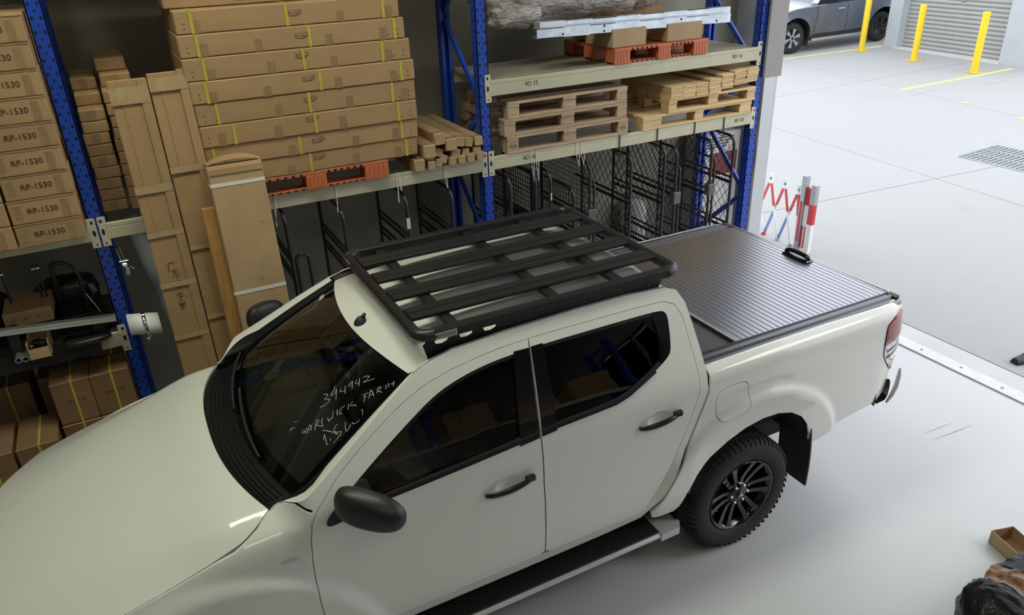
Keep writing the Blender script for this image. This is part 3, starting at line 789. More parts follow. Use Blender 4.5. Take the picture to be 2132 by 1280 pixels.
    obj('step_tread', MB().b2((-2.36, stp(.755), .410), (-.64, stp(.915), .4175), ch=.003), BLACK_PL, st)
    for x in (-2.5, -.57): pass
    for i in range(8): obj('tread_rib', MB().b2((-2.34, stp(.772+.018*i), .4170), (-.66, stp(.780+.018*i), .4205)), BLACK_PL, st)
    obj('step_cap', MB().prism([(-.64, stp(.735), .414), (-.64, stp(.937), .414), (-.515, stp(.937), .416), (-.488, stp(.90), .416), (-.488, stp(.735), .416)], (0, 0, -.05)), pm('silver_plastic', (.58, .57, .57), .4, metal=.3), st)
    obj('step_cap', MB().prism([(-2.36, stp(.735), .414), (-2.36, stp(.937), .414), (-2.49, stp(.937), .416), (-2.52, stp(.90), .416), (-2.52, stp(.735), .416)], (0, 0, -.05)), MATS['silver_plastic'], st)
    for x in (-2.1, -.9): obj('step_bracket', MB().bar((x, stp(.80), .385), (x, stp(.55), .50), .06, .02), BLACK_PL, st)

# ---- hood
def x_rear(y): return -2.785+.14*(abs(y)/.745)**2.5
def x_nose(y): return -3.93+.33*(min(abs(y), .86)/.86)**2.6
E_h = spl([-3.75, -3.6, -3.4, -3.2, -2.94, -2.79, -2.72, -2.645], [.765, .806, .836, .845, .842, .829, .80, .746])
rows = []
NS, NT = 49, 40
for j in range(NT+1):
    t = j/NT; row = []
    xe = -2.645+(-3.60+2.645)*t; E_ = E_h(xe)
    for i in range(NS):
        s_ = -1+2*i/(NS-1); s_ = math.copysign(abs(s_)**.8, s_); y = s_*E_*.997
        x = x_rear(s_*.745)*(1-t)+(x_nose(s_*.80)+.02)*t
        row.append(Vector((x, y, hood_z(x, y))))
    rows.append(row)
hm = MB().grid(rows)
ring = rows[0]+[r[-1] for r in rows[1:]]+rows[-1][::-1][1:]+[r[0] for r in rows[::-1][1:-1]]
low = [p+Vector((0, -.006*(1 if p.y > 0 else -1), -.02)) for p in ring]; n = len(ring)
hm.add(ring+low, [(i, (i+1) % n, n+(i+1) % n, n+i) for i in range(n)])
hood = obj('hood', hm, PAINT, TRK)
obj('engine_bay', MB().grid([[p+Vector((0, 0, -.06)) for p in r[::4]] for r in rows[::4]]), GAP, TRK)

# ---- windscreen, cowl
def ws_pt(s_, t, off=0.):
    b = Vector((-2.645+.125*abs(s_)**2.2, .725*s_, 1.335-.012*abs(s_)**2)); tp = Vector((-2.018+.10*s_*s_, .605*s_, 1.722-.035*s_*s_))
    p = b.lerp(tp, t); bow = .022*math.sin(PI*t)*(1-.5*abs(s_))
    return p+Vector((-.5, 0, .86))*(bow+off)
ws = obj('windscreen', MB().grid([[ws_pt(-1+2*i/24, j/16) for i in range(25)] for j in range(17)]), WS_GLASS, TRK)
# black ceramic border on the inside of the pane
def band(f0, f1, n=40, off=-.004): return MB().grid([[ws_pt(*f0(k/n), off) for k in range(n+1)], [ws_pt(*f1(k/n), off) for k in range(n+1)]])
obj('ceramic_border', band(lambda k: (-1+2*k, 0), lambda k: ((-1+2*k)*.95, .10-.02*abs(-1+2*k))), GLOSSB, ws)
obj('ceramic_border', band(lambda k: (-1+2*k, 1), lambda k: ((-1+2*k)*.95, .955)), GLOSSB, ws)
for s_ in (-1, 1): obj('ceramic_border', band(lambda k: (s_, k), lambda k: (s_*.945, .08+.875*k)), GLOSSB, ws)
# cowl from the hood's rear edge to the glass
def cowl_pt(s_, k):
    y = s_*.745; a = Vector((x_rear(y)+.004, y, hood_z(x_rear(y), y)-.012)); b = ws_pt(s_*1.0, .0)+Vector((0, 0, -.004))
    p = a.lerp(b, k); p.z -= .022*math.sin(PI*k); return p
cw = obj('cowl', MB().grid([[cowl_pt(-1+2*i/32, j/6) for i in range(33)] for j in range(7)]), TRIM, TRK)
for i in range(5): obj('cowl_rib', MB().tube([cowl_pt(-.9+1.8*k/20, .2+.15*i)+Vector((0, 0, .004)) for k in range(21)], .004, 6), TRIM, cw)
for s0, s1, t0, t1 in ((-.55, .30, .02, .10), (.10, .92, .02, .07)):
    obj('wiper', MB().tube([ws_pt(s0+(s1-s0)*k/10, t0+(t1-t0)*k/10, .02) for k in range(11)], .008, 6), BLACK_PL, cw)
# black seal between pillar and glass, white pillar lip
for side in (1, -1):
    cp = [(-2.645, 1.322), (-2.60, 1.340), (-2.527, 1.376), (-2.41, 1.441), (-2.29, 1.510), (-2.11, 1.618), (-1.937, 1.716)]
    L = resample(cp, .04); L = L[:[i for i, p in enumerate(L) if abs(p[0]+1.937) < 1e-6][0]+1]
    o_ = [TS(x, z, side) for x, z in L]; m = len(L)
    g = [ws_pt(-side*1.0, k/(m-1)) for k in range(m)]
    # white lip turns in for the first part, black seal for the rest
    lf = [min(1, max(.08, (i-2)/6)) for i in range(m)]
    mid = [a.lerp(b, .62*f)+Vector((-.006, 0, .006))*f for a, b, f in zip(o_, g, lf)]
    obj('pillar_lip', MB().grid([o_, [a.lerp(b, .3*f)+Vector((-.005, 0, .006))*f for a, b, f in zip(o_, g, lf)], mid]), PAINT, TRK)
    obj('windscreen_seal', MB().grid([mid, [a.lerp(b, .8)+Vector((-.003, 0, .001)) for a, b in zip(o_, g)], g]), TRIM, TRK)

# ---- roof
roof_c = spl([-2.03, -1.95, -1.85, -1.7, -1.4, -1.0, -.7, -.55, -.45, -.40], [1.722, 1.744, 1.764, 1.784, 1.806, 1.818, 1.820, 1.815, 1.800, 1.770])
def roof_pt(x, s_):
    y = s_*.605; d = .045*abs(s_)**2.4
    edge = 1.74+.05*sst(-1.95, -1.6, x)
    return Vector((x, y, max(roof_c(x)-d, 0) if abs(s_) < .98 else min(roof_c(x)-d, edge+.01)))
rows = []
for j in range(41):
    t = j/40; row = []
    for i in range(33):
        s_ = -1+2*i/32; xf = -2.018+.10*s_*s_; xb = -.405+.02*s_*s_*0-.015*s_*s_
        row.append(roof_pt(xf+(xb-xf)*t, s_))
    rows.append(row)
rf = obj('roof', MB().grid(rows), PAINT, TRK)
obj('headlining', MB().grid([[p+Vector((0, 0, -.03)) for p in r[::2]] for r in rows[::2]]), INTER, TRK)
for side in (1, -1):
    top = [p for p in CAB if -1.94 <= p[0] <= -.39 and p[1] > 1.7]
    A = []; B_ = []
    for j in range(41):
        x = -1.918+(-.405+1.918-.015)*j/40
        zt = spl([-1.937, -1.85, -1.70, -1.4, -1.0, -.7, -.46, -.40], [1.716, 1.752, 1.777, 1.790, 1.797, 1.797, 1.788, 1.764])(x)
        A.append(TS(x, zt, side)); B_.append(roof_pt(x, -side*1.0))
    obj('roof_ditch_moulding', MB().grid([[p+Vector((0, 0, .002)) for p in A], [p.lerp(q, .5)+Vector((0, 0, -.004)) for p, q in zip(A, B_)], B_]), TRIM, TRK)
# shark fin antenna base
obj('aerial', MB().lathe([(0, .032), (.010, .030), (.020, .020), (.030, .008), (.036, -.006)], 12, 'z', (-1.966, -.056, 1.742)).tube([(-1.95, -.056, 1.765), (-1.935, -.045, 1.778)], [.014, .008], 8), BLACK_PL, TRK)
# cab rear wall with window
rw = MB(); zs = [.55, .9, 1.2, 1.45, 1.6, 1.70, 1.742]
rows = [[Vector((-.395 if z > 1.2 else -.395-.0*(1.2-z), s_*(S_cab(z)-.008 if z < 1.7 else .62), z)) for s_ in [-1+2*i/12 for i in range(13)]] for z in zs]
obj('cab_rear', rw.grid(rows), PAINT, TRK)
obj('rear_window', MB().b2((-.392, -.55, 1.42), (-.386, .55, 1.68)), GLOSSB, TRK)

# ---- cabin
obj('cabin_floor', MB().b2((-2.7, -.80, .55), (-.42, .80, .60)), INTER, TRK)
dm = MB(); rows = []
for i in range(21):
    s_ = -1+2*i/20; y = s_*.76; x0 = -2.60+.10*s_*s_
    rows.append([Vector((x0, y, 1.29)), Vector((x0+.15, y, 1.295)), Vector((x0+.38, y, 1.285+.02*(math.exp(-((y-.37)/.2)**2)))), Vector((x0+.47, y, 1.25)), Vector((x0+.50, y, 1.10)), Vector((x0+.42, y, .80))])
dash = obj('dashboard', dm.grid(rows), INTER, TRK)
obj('dash_pad', MB().box((-2.32, .37, 1.295), (.26, .36, .05), None, .02), INTER, dash)
obj('centre_console', MB().b2((-2.15, -.12, .6), (-1.45, .12, .92), ch=.03), INTER, TRK)
sw = obj('steering_wheel', MB().tube([Vector((-1.98, .37, 1.18))+Matrix.Rotation(math.radians(-65), 3, 'Y') @ Vector((.18*math.cos(a), .18*math.sin(a), 0)) for a in [2*PI*i/28 for i in range(28)]], .016, 8, closed=True), BLACK_PL, TRK)
obj('steering_hub', MB().box((-1.995, .37, 1.175), (.05, .14, .12), Matrix.Rotation(math.radians(25), 3, 'Y'), .02).bar((-1.99, .21, 1.18), (-1.99, .53, 1.18), .03, .03), BLACK_PL, sw)
def seat_part(x, y, w):
    o = obj('seat', MB().box((x, y, .86), (.52, w, .16), None, .05), SEAT, TRK)
    obj('backrest', MB().box((x+.33, y, 1.15), (.15, w*.96, .60), Matrix.Rotation(math.radians(16), 3, 'Y'), .05), SEAT, o)
    obj('headrest', MB().box((x+.44, y, 1.52), (.10, .26, .17), Matrix.Rotation(math.radians(12), 3, 'Y'), .04), SEAT, o)
    obj('seat_base', MB().b2((x-.2, y-w*.4, .6), (x+.2, y+w*.4, .80)), BLACK_PL, o)
for y in (-.37, .37): seat_part(-1.72, y, .52)
seat_part(-.98, 0, 1.30)
obj('rear_mirror', MB().box(ws_pt(0, .78, -.09), (.03, .22, .065), Matrix.Rotation(.3, 3, 'Y'), .012), BLACK_PL, TRK)
# grab rail on the far pillar, seen through the screen
obj('grab_rail', MB().tube([(-2.22, .68, 1.47), (-2.18, .64, 1.50), (-2.06, .60, 1.57), (-2.02, .62, 1.61)], .013, 8), pm('grey_trim', (.22, .23, .22), .6), TRK)
# registration sticker at the top of the glass
obj('windscreen_sticker', MB().grid([[ws_pt(.80+.11*i/3, .855+.045*j, .002) for i in range(4)] for j in range(2)]), pm('sticker_pale', (.42, .47, .47), .5), ws)

# ---- marker pen writing on the glass
PEN = pm('white_marker', (.60, .60, .60), .6)
WP, WN = ws_pt(0, .5), (ws_pt(0, .5, .01)-ws_pt(0, .5)).normalized()
def ws_hit(u, v):
    """ray on to the curved pane"""
    r = ray(u, v); best = None
    s_, t = -.5, .5; q = None
    for _ in range(14):
        p = ws_pt(s_, t); e = 1e-3
        ds = (ws_pt(s_+e, t)-p)/e; dt = (ws_pt(s_, t+e)-p)/e
        M3 = Matrix(((r.x, -ds.x, -dt.x), (r.y, -ds.y, -dt.y), (r.z, -ds.z, -dt.z)))
        k = M3.inverted() @ (p-CP); s_ += max(-.3, min(.3, k[1])); t += max(-.3, min(.3, k[2]))
    return ws_pt(s_, t, .0015)
Z2 = lambda l: [(600+u/6.738, 760+v/6.738) for u, v in l]
strokes = [
    [(495, 415), (545, 408), (560, 425), (505, 485), (560, 480), (592, 487), (560, 530), (500, 575), (447, 590)],          # 3
    [(660, 300), (640, 350), (608, 405), (615, 430), (660, 395), (680, 345)], [(684, 340), (676, 420), (672, 485)],       # 9
    [(745, 320), (728, 368), (735, 380), (800, 355)], [(803, 290), (800, 345), (800, 400)],                               # 4
    [(905, 225), (870, 255), (848, 290), (855, 300), (890, 275), (908, 235)], [(908, 230), (905, 280), (898, 335)],         # 9
    [(960, 205), (945, 258), (950, 268), (1010, 240)], [(1005, 190), (1000, 240), (995, 297)],                             # 4
    [(1045, 180), (1100, 155), (1140, 155), (1130, 180), (1055, 248), (1120, 225), (1215, 190)],                          # 2
    [(205, 905), (200, 968), (235, 920), (238, 962), (262, 880)], [(265, 965), (300, 845), (325, 850), (322, 915)], [(280, 915), (325, 895)],   # W A
    [(400, 775), (375, 915)], [(395, 780), (428, 765), (425, 800), (390, 845), (430, 850), (485, 862)],                   # R
    [(485, 745), (470, 800), (490, 850)], [(545, 745), (560, 750), (575, 790), (610, 745), (625, 735), (637, 640)],        # W
    [(690, 625), (692, 705)], [(795, 572), (750, 600), (722, 665), (728, 690), (760, 675)],                                # I C
    [(848, 545), (845, 625)], [(910, 505), (870, 575), (905, 570), (925, 555), (958, 578)],                              # K
    [(1075, 425), (1068, 520)], [(1045, 425), (1100, 400), (1135, 390)], [(1065, 460), (1110, 440)],                        # F
    [(1135, 470), (1160, 350), (1185, 375), (1205, 435)], [(1140, 425), (1205, 405)],                                      # A
    [(1255, 330), (1250, 400)], [(1250, 330), (1290, 305), (1305, 320), (1262, 362), (1318, 385)],                        # R
    [(1375, 280), (1375, 335)], [(1405, 255), (1415, 300), (1420, 310)], [(1440, 270), (1465, 265), (1490, 220), (1478, 300)],               # M
    [(495, 1055), (512, 975), (530, 1050), (548, 1120), (565, 1110)], [(590, 1030), (598, 1060)],                           # N
    [(705, 825), (670, 850), (640, 925), (690, 945), (745, 930), (740, 975), (690, 1030), (635, 1095)], [(485, 915), (560, 925), (640, 945), (700, 975)],    # S
    [(805, 800), (800, 870), (820, 930), (850, 900), (880, 830)], [(895, 805), (920, 825), (965, 810), (1005, 770)], [(1030, 620), (1048, 640), (1045, 700)],  # W
    [(85, 810), (125, 785)], [(20, 930), (50, 890), (95, 880)], [(30, 900), (60, 905)],
]
for st_ in strokes:
    P = [ws_hit(*q) for q in Z2(st_)]; mbp = MB(); L = []; R_ = []
    nrm = Vector((-.5, 0, .86))
    Q = []
    for i in range(len(P)-1): Q += [P[i].lerp(P[i+1], k/3) for k in range(3)]
    Q.append(P[-1])
    for i, p in enumerate(Q):
        t = (Q[min(i+1, len(Q)-1)]-Q[max(i-1, 0)]).normalized(); w = t.cross(nrm).normalized()*(.0010+.0006*random.random())
        L.append(p+w); R_.append(p-w)
    obj('pen_stroke', mbp.grid([L, R_]), PEN, ws)
# ---- nose of the truck (beyond the left edge of the picture)
rows = []
for j in range(13):
    z = .40+.58*j/12; ins = .05*(1-math.sin(PI*min(1, (z-.36)/.5)*.5))+.10*sst(.75, 1.0, z)
    row = []
    for i in range(41):
        y = -.86+1.72*i/40; row.append(Vector((x_nose(y)+ins, y*(1-.02*ins), z if j < 12 else min(hood_z(x_nose(y)+.03, y)-.015, z))))
    rows.append(row)
nose = obj('front_bumper', MB().grid(rows), PAINT, TRK)
for k in range(5):
    obj('grille_bar', MB().tube([Vector((x_nose(y)+.035-.0*k, y, .62+.06*k)) for y in [-.52+1.04*i/16 for i in range(17)]], .016, 6), GLOSSB if k % 2 else CHROME_D, nose)
for side in (1, -1):
    rows = [[Vector((x_nose(y)+.02+.08*k, -side*y, .95-.10*k+.0*y)) for y in [.50+.32*i/8 for i in range(9)]] for k in (0, .5, 1)]
    obj('headlamp', MB().grid(rows), CLEAR_L, nose)
# ---- underbody
obj('chassis', MB().b2((-3.6, -.52, .36), (1.15, .52, .56), ch=.03), GAP, TRK)
obj('tray_floor', MB().b2((-.33, -.78, .78), (1.24, .78, .82)), GAP, TRK)
obj('rear_axle', MB().tube([(0, -.70, .385), (0, .70, .385)], .06, 10), BLACK_PL, TRK)

# ---- tailgate and rear bumper
rows = [[Vector((1.262+.012*math.sin(PI*(z-.72)/.65)-.02*abs(y/.76)**4, y, z)) for y in [-.765+1.53*i/20 for i in range(21)]] for z in [.74, .85, 1.0, 1.15, 1.28, 1.345, 1.368]]
tg = obj('tailgate', MB().grid(rows), PAINT, TRK)
obj('tailgate_handle', MB().box((1.285, 0, 1.20), (.02, .24, .07), None, .008), BLACK_PL, tg)
def bump_path(n=25, w=.885, dx=0.):
    return [Vector((1.44+dx-.235*abs(y/w)**3.2, y, 0)) for y in [-w+2*w*i/(n-1) for i in range(n)]]
rows = []
for (o, z) in ((-.10, .545), (-.02, .55), (0, .58), (.004, .64), (-.004, .69), (-.02, .712), (-.045, .716)):
    rows.append([p+Vector((o, 0, z+.13*abs(p.y/.885)**3)) for p in bump_path()])
rb = obj('rear_bumper', MB().grid(rows), pm('bumper_chrome', (.62, .62, .63), .2, metal=.9), TRK)
obj('bumper_step', MB().grid([[p+Vector((-.045, 0, .714+.13*abs(p.y/.885)**3)) for p in bump_path()], [Vector((1.26, p.y*.92, .70+.13*abs(p.y/.885)**3)) for p in bump_path()]]), BLACK_PL, rb)
obj('bumper_end', MB().grid([[p+Vector((-.115, 0, .53+.13*abs(p.y/.885)**3)) for p in bump_path()], [p+Vector((-.115, 0, .71+.13*abs(p.y/.885)**3)) for p in bump_path()]]), BLACK_PL, rb)

for s_ in (-1, 1): obj('bumper_rim', MB().tube([(1.285, s_*.878, .885), (1.30, s_*.872, .83), (1.305, s_*.865, .74), (1.30, s_*.85, .66), (1.285, s_*.835, .60)], [.008, .014, .016, .014, .008], 8), MATS['silver_plastic'], rb)
# ---- rolled tray cover
ZC = 1.372
tc_ = obj('tray_cover', MB().b2((-.02, -.72, ZC-.03), (1.255, .72, ZC-.006)), GAP, TRK)
SLAT = pm('cover_slat', (.34, .34, .37), .30, metal=1., var=.04, scale=40)
NSL = 31; pitch = 1.262/NSL
sl0 = None
for i in range(NSL):
    x0 = .0+pitch*i
    rows = []
    for k, (dx, dz) in enumerate(((.0004, -.004), (.0006, .0010), (.004, .0022), (pitch-.004, .0022), (pitch-.0006, .0010), (pitch-.0004, -.004))):
        rows.append([Vector((x0+dx, y, ZC+dz+.004*(1-(y/.72)**2))) for y in (-.715, -.4, 0, .4, .715)])
    mb = MB().grid(rows, smooth=False)
    if sl0 is None: sl0 = obj('slat', mb, SLAT, tc_)
    else:
        c = sl0.copy(); COL.objects.link(c); c.location = (pitch*i, 0, 0)
RAILM = pm('cover_rail', (.16, .16, .17), .35, metal=.9)
for s_ in (-1, 1):
    prof = [(.715, ZC-.008), (.715, ZC+.010), (.726, ZC+.012), (.728, ZC+.004), (.752, ZC+.004), (.754, ZC+.010), (.772, ZC+.008), (.776, ZC-.004), (.80, ZC-.006), (.815, ZC-.002), (.832, ZC-.014), (.838, ZC-.04)]
    xs = [-.335, 0, .4, .8, 1.1, 1.2, 1.245, 1.268]
    rows = [[Vector((x, s_*(y-(.02 if x > 1.22 else 0)-(.05 if x > 1.25 else 0)), z-(.008 if x > 1.25 else 0))) for (y, z) in prof] for x in xs]
    obj('cover_rail', MB().grid(rows, smooth=False), RAILM, tc_)
    obj('rail_end_cap', MB().box((1.232, s_*.755, ZC+.003), (.05, .075, .014), None, .005), BLACK_PL, tc_)
    for x in (-.30, -.19, -.06): obj('rail_bolt', MB().lathe([(0, .014), (.009, .012), (.011, 0)], 10, 'z', (x, s_*.70, ZC-.014)), BLACK_PL, tc_)
obj('canister_lid', MB().b2((-.338, -.715, ZC-.05), (.0, .715, ZC-.016), ch=.004), pm('canister_grey', (.085, .085, .09), .5, metal=.2), tc_)
obj('cover_front_edge', MB().tube([(-.002, -.71, ZC+.001), (-.002, .71, ZC+.001)], .006, 8), pm('pale_edge', (.55, .54, .52), .5), tc_)
hd = obj('latch_plate', MB().box((1.19, -.012, ZC+.012), (.07, .23, .014), Matrix.Rotation(0, 3, 'Z'), .006), GLOSSB, tc_)
hp = [Vector((1.19, -.012+.10*math.cos(PI*k/12), ZC+.018+.028*math.sin(PI*k/12)**.6)) for k in range(13)]
obj('latch_handle', MB().tube(hp, .016, 10), GLOSSB, tc_)
obj('rear_edge_bar', MB().box((1.255, 0, ZC-.004), (.025, 1.43, .022), None, .005), SLAT, tc_)

# ---- wheels
def wheel(c, side):
    """c: centre of the outer face; the face looks along -y for side 1"""
    Y = lambda h: -side*h
    prof = [(.225, -.20), (.232, -.185), (.214, -.17), (.205, -.08), (.214, -.02), (.236, .000), (.243, .004), (.243, -.006), (.236, -.012)]
    w = obj('wheel', MB().lathe([(r, Y(h)) for r, h in prof], 48, 'y', c), GLOSSB, TRK)
    tp = [(.240, -.235), (.262, -.248), (.318, -.255), (.352, -.250), (.374, -.238), (.382, -.215), (.384, -.12), (.382, -.032), (.374, -.008), (.352, .010), (.318, .018), (.275, .014), (.250, .004), (.240, -.012)]
    tp = [(r, h-.004) for r, h in tp]
    obj('tyre', MB().lathe([(r, Y(h)) for r, h in tp], 64, 'y', c), RUBBER, w)
    tr = MB(); N = 60
    for k in range(N):
        a = 2*PI*k/N
        for q, (h0, h1, sh, r0) in enumerate(((-.028, -.070, 0, .384), (-.085, -.125, .5, .3855), (-.140, -.178, 0, .3855), (-.192, -.228, .5, .384))):
            aa = a+sh*2*PI/N; da = .62*PI/N; vs = []
            for r in (.372, r0+.0018):
                for (d, h) in ((-da, h0), (da, h0+.008), (da, h1+.008), (-da, h1)):
                    vs.append((c[0]+r*math.cos(aa+d), c[1]+Y(h), c[2]+r*math.sin(aa+d)))
            tr.add(vs, [(4, 5, 6, 7), (0, 1, 5, 4), (1, 2, 6, 5), (2, 3, 7, 6), (3, 0, 4, 7)])
        # shoulder lugs on the sidewall
        vs = []
        for r, h in ((.383, -.028), (.374, -.004), (.360, .010)):
            for d in (-.55*PI/N, .55*PI/N): vs.append((c[0]+(r+.0015)*math.cos(a+d), c[1]+Y(h+.0015), c[2]+(r+.0015)*math.sin(a+d)))
        tr.add(vs, [(0, 1, 3, 2), (2, 3, 5, 4)])
    t_ = obj('tread', tr, RUBBER, w); t_['kind'] = 'stuff'
    obj('brake_disc', MB().lathe([(.02, Y(-.10)), (.15, Y(-.10)), (.15, Y(-.115))], 32, 'y', c), pm('brake_steel', (.10, .10, .10), .4, metal=.7), w)
    obj('barrel_back', MB().lathe([(0, Y(-.14)), (.21, Y(-.14))], 24, 'y', c), GAP, w)
    obj('hub', MB().lathe([(0, Y(-.018)), (.05, Y(-.018)), (.078, Y(-.03)), (.082, Y(-.075))], 24, 'y', c), GLOSSB, w)
    SP = pm('spoke_face', (.055, .055, .058), .25, metal=.5)
    for k in range(6):
        a0 = 2*PI*k/6+PI/6
        for q in (-1, 1):
            # each pair forms a U: close at the hub, spreading to the rim
            pts = []
            for r, da, hw, h in ((.062, .26, .012, -.030), (.105, .25, .013, -.034), (.15, .30, .014, -.026), (.195, .325, .016, -.014), (.232, .33, .020, -.004)):
                pts.append((r, a0+q*da, hw, h))
            A, B_, A2, B2 = [], [], [], []
            for r, a, hw, h in pts:
                rad = Vector((math.cos(a), 0, math.sin(a))); tan = Vector((-math.sin(a), 0, math.cos(a))); o_ = Vector(c)+rad*r
                A.append(o_+tan*hw+Vector((0, Y(h), 0))); B_.append(o_-tan*hw+Vector((0, Y(h), 0)))
                A2.append(o_+tan*hw*1.2+Vector((0, Y(h-.035), 0))); B2.append(o_-tan*hw*1.2+Vector((0, Y(h-.035), 0)))
            s_ = obj('spoke', MB().grid([A2, A, B_, B2], smooth=False), GLOSSB, w)
        for q in (-1, 1):
            pts2 = [(r, a0+q*da) for r, da in ((.066, .26), (.105, .25), (.15, .30), (.195, .325), (.225, .33))]
    cap = obj('centre_cap', MB().lathe([(0, Y(-.006)), (.026, Y(-.007)), (.031, Y(-.014)), (.031, Y(-.03))], 24, 'y', c), BLACK_PL, w)
    # three-diamond mark
    em = MB()
    for k in range(3):
        a = PI/2+2*PI*k/3; d = Vector((math.cos(a), 0, math.sin(a))); t = Vector((-math.sin(a), 0, math.cos(a))); o_ = Vector(c)+Vector((0, Y(-.0055), 0))
        em.prism([o_, o_+d*.0105+t*.006, o_+d*.021, o_+d*.0105-t*.006], (0, Y(.0015), 0))
    obj('emblem', em, BRIGHT, w)
    for k in range(6):
        a = 2*PI*k/6; o_ = (c[0]+.062*math.cos(a), c[1], c[2]+.062*math.sin(a))
        obj('wheel_nut', MB().lathe([(0, Y(-.008)), (.007, Y(-.010)), (.010, Y(-.026))], 6, 'y', o_), BRIGHT, w)
for x in (0., -3.0):
    for side in (1, -1): wheel((x, -side*.885, .387), side)

# ---- roof platform
RZ = 1.884; X0, X1, HWR = -1.865, -.335, .606
RK = pm('rack_black', (.011, .011, .012), .45, spec=.4)
fr_ = MB()
rk = obj('roof_platform', MB().b2((X0+.09, -HWR, RZ-.052), (X1-.09, -HWR+.052, RZ), ch=.008), RK, TRK)
obj('side_rail', MB().b2((X0+.09, HWR-.052, RZ-.052), (X1-.09, HWR, RZ), ch=.008), RK, rk)
for s_ in (-1, 1): obj('rail_slot', MB().b2((X0+.1, s_*(HWR-.028)-.004, RZ-.002), (X1-.1, s_*(HWR-.028)+.004, RZ+.0006)), GAP, rk)
for x in (X0+.026, X1-.026):
    obj('end_rail', MB().tube([(x, -HWR+.09, RZ-.028), (x, HWR-.09, RZ-.028)], .029, 14), RK, rk)
for xx, sx in ((X0, 1), (X1, -1)):
    for s_ in (-1, 1):
        cc = Vector((xx+sx*.09, s_*(HWR-.09), RZ-.028)); P = []
        a0 = math.atan2(s_, 0); 
        for k in range(9):
            a = PI/2*k/8; P.append(cc+Vector((-sx*.064*math.sin(a), s_*.064*math.cos(a), 0)))
        P = [P[0]+Vector((sx*.012, 0, 0))]+P+[P[-1]+Vector((0, -s_*.012, 0))]
        obj('corner_cap', MB().tube(P, .0305, 14), pm('cap_plastic', (.02, .02, .021), .35) , rk)
for y in (-.364, -.115, .134, .385):
    pl = obj('plank', MB().b2((X0+.05, y-.061, RZ-.022), (X1-.05, y-.005, RZ-.001), ch=.004).b2((X0+.05, y+.005, RZ-.022), (X1-.05, y+.061, RZ-.001), ch=.004).b2((X0+.05, y-.01, RZ-.02), (X1-.05, y+.01, RZ-.007)), RK, rk)
for x in (-1.645, -1.085, -.70): obj('crossbar', MB().b2((x-.030, -HWR+.03, RZ-.050), (x+.030, HWR-.03, RZ-.022), ch=.006), RK, rk)
for x in (X0+.03, X1-.03): obj('crossbar', MB().b2((x-.012, -HWR+.08, RZ-.045), (x+.030, HWR-.08, RZ-.022), ch=.004), RK, rk)
# backbone leg rails with hexagonal cut-outs
for s_ in (-1, 1):
    yb = s_*.585; hexes = [(-1.73+.125*i) for i in range(10)]
    zb = lambda x: roof_c(x)-.050
    outl = [(-1.80, zb(-1.80)-.012), (-1.4, zb(-1.4)-.012), (-1.0, zb(-1.0)-.012), (-.50, zb(-.5)-.012), (-.46, RZ-.05), (-1.0, RZ-.05), (-1.79, RZ-.05), (-1.825, RZ-.075)]
    hol = []
    for hx in hexes[:3]:
        zc = RZ-.074; hol.append([(hx-.040, RZ-.058), (hx-.030, zc-.010), (hx+.004, zc-.013), (hx+.030, zc-.004), (hx+.040, RZ-.058)])
    mp_ = lambda x, z, o: Vector((x, yb-s_*o*-1 if False else yb+o*s_, z))
    obj('backbone_rail', panel(outl, hol, mp_, step=.05, flange=.012), RK, rk)
bx = at(930, 703, y=-HWR-.001).x
bd = obj('badge', MB().b2((bx-.055, -HWR-.003, RZ-.046), (bx+.055, -HWR-.0005, RZ-.012), ch=.001), pm('badge_silver', (.42, .42, .40), .4, metal=.4), rk)
bdl = obj('badge', MB().b2((X0+.02, .40, RZ-.03), (X0+.0, .50, RZ-.012), ch=.002), MATS['badge_silver'], rk)
for i in range(7):
    obj('badge_mark', MB().b2((bx-.045+.0135*i, -HWR-.0038, RZ-.038), (bx-.045+.0135*i+.008, -HWR-.003, RZ-.018)), pm('badge_dark', (.16, .16, .15), .5), rk)
# ================================================================== goods on the racks
def carton(name, label, x0, x1, y0, y1, z0, z1, mat=CARD, group=None, cat='carton', seam=True):
    t = thing(name, label, cat, ((x0+x1)/2, (y0+y1)/2, z0), group=group)
    obj('box_body', MB().b2((x0, y0, z0+.001), (x1, y1, z1-.001), ch=.006), mat, t)
    return t
def patch(t, x0, x1, y, z0, z1, mat, name='tape', th=.0012):
    return obj(name, MB().b2((x0, y-th, z0), (x1, y, z1)), mat, t)

# ---- cartons printed RP-1530
HB = .1405; y0 = 1.52; xr = -3.150
for i in range(9):
    z0 = ZLT+.002+HB*i; j = random.uniform(-.006, .006)
    n = 'lowest' if i == 0 else ordinal(i)+' from the bottom'
    t = carton('platform_carton', 'brown carton printed RP-1530 beside the blue post, %s' % n, xr-.352+j, xr+j, y0+abs(j), 2.47, z0, z0+HB, group='cartons printed RP-1530')
    yy = y0+abs(j)
    patch(t, xr-.085+j, xr-.045+j, yy, z0+.01, z0+HB*.82, TAPE); patch(t, xr-.33+j, xr-.29+j, yy, z0+.03, z0+HB*.8, TAPE)
    obj('lid_edge', MB().b2((xr-.352+j, yy-.003, z0+HB-.006), (xr+j, yy+.01, z0+HB-.001)), CARD_D, t)
    text('lettering', 'RP-1530', .047, INK, t, (xr-.182+j, yy-.0015, z0+HB*.5), right=(1, 0, 0))
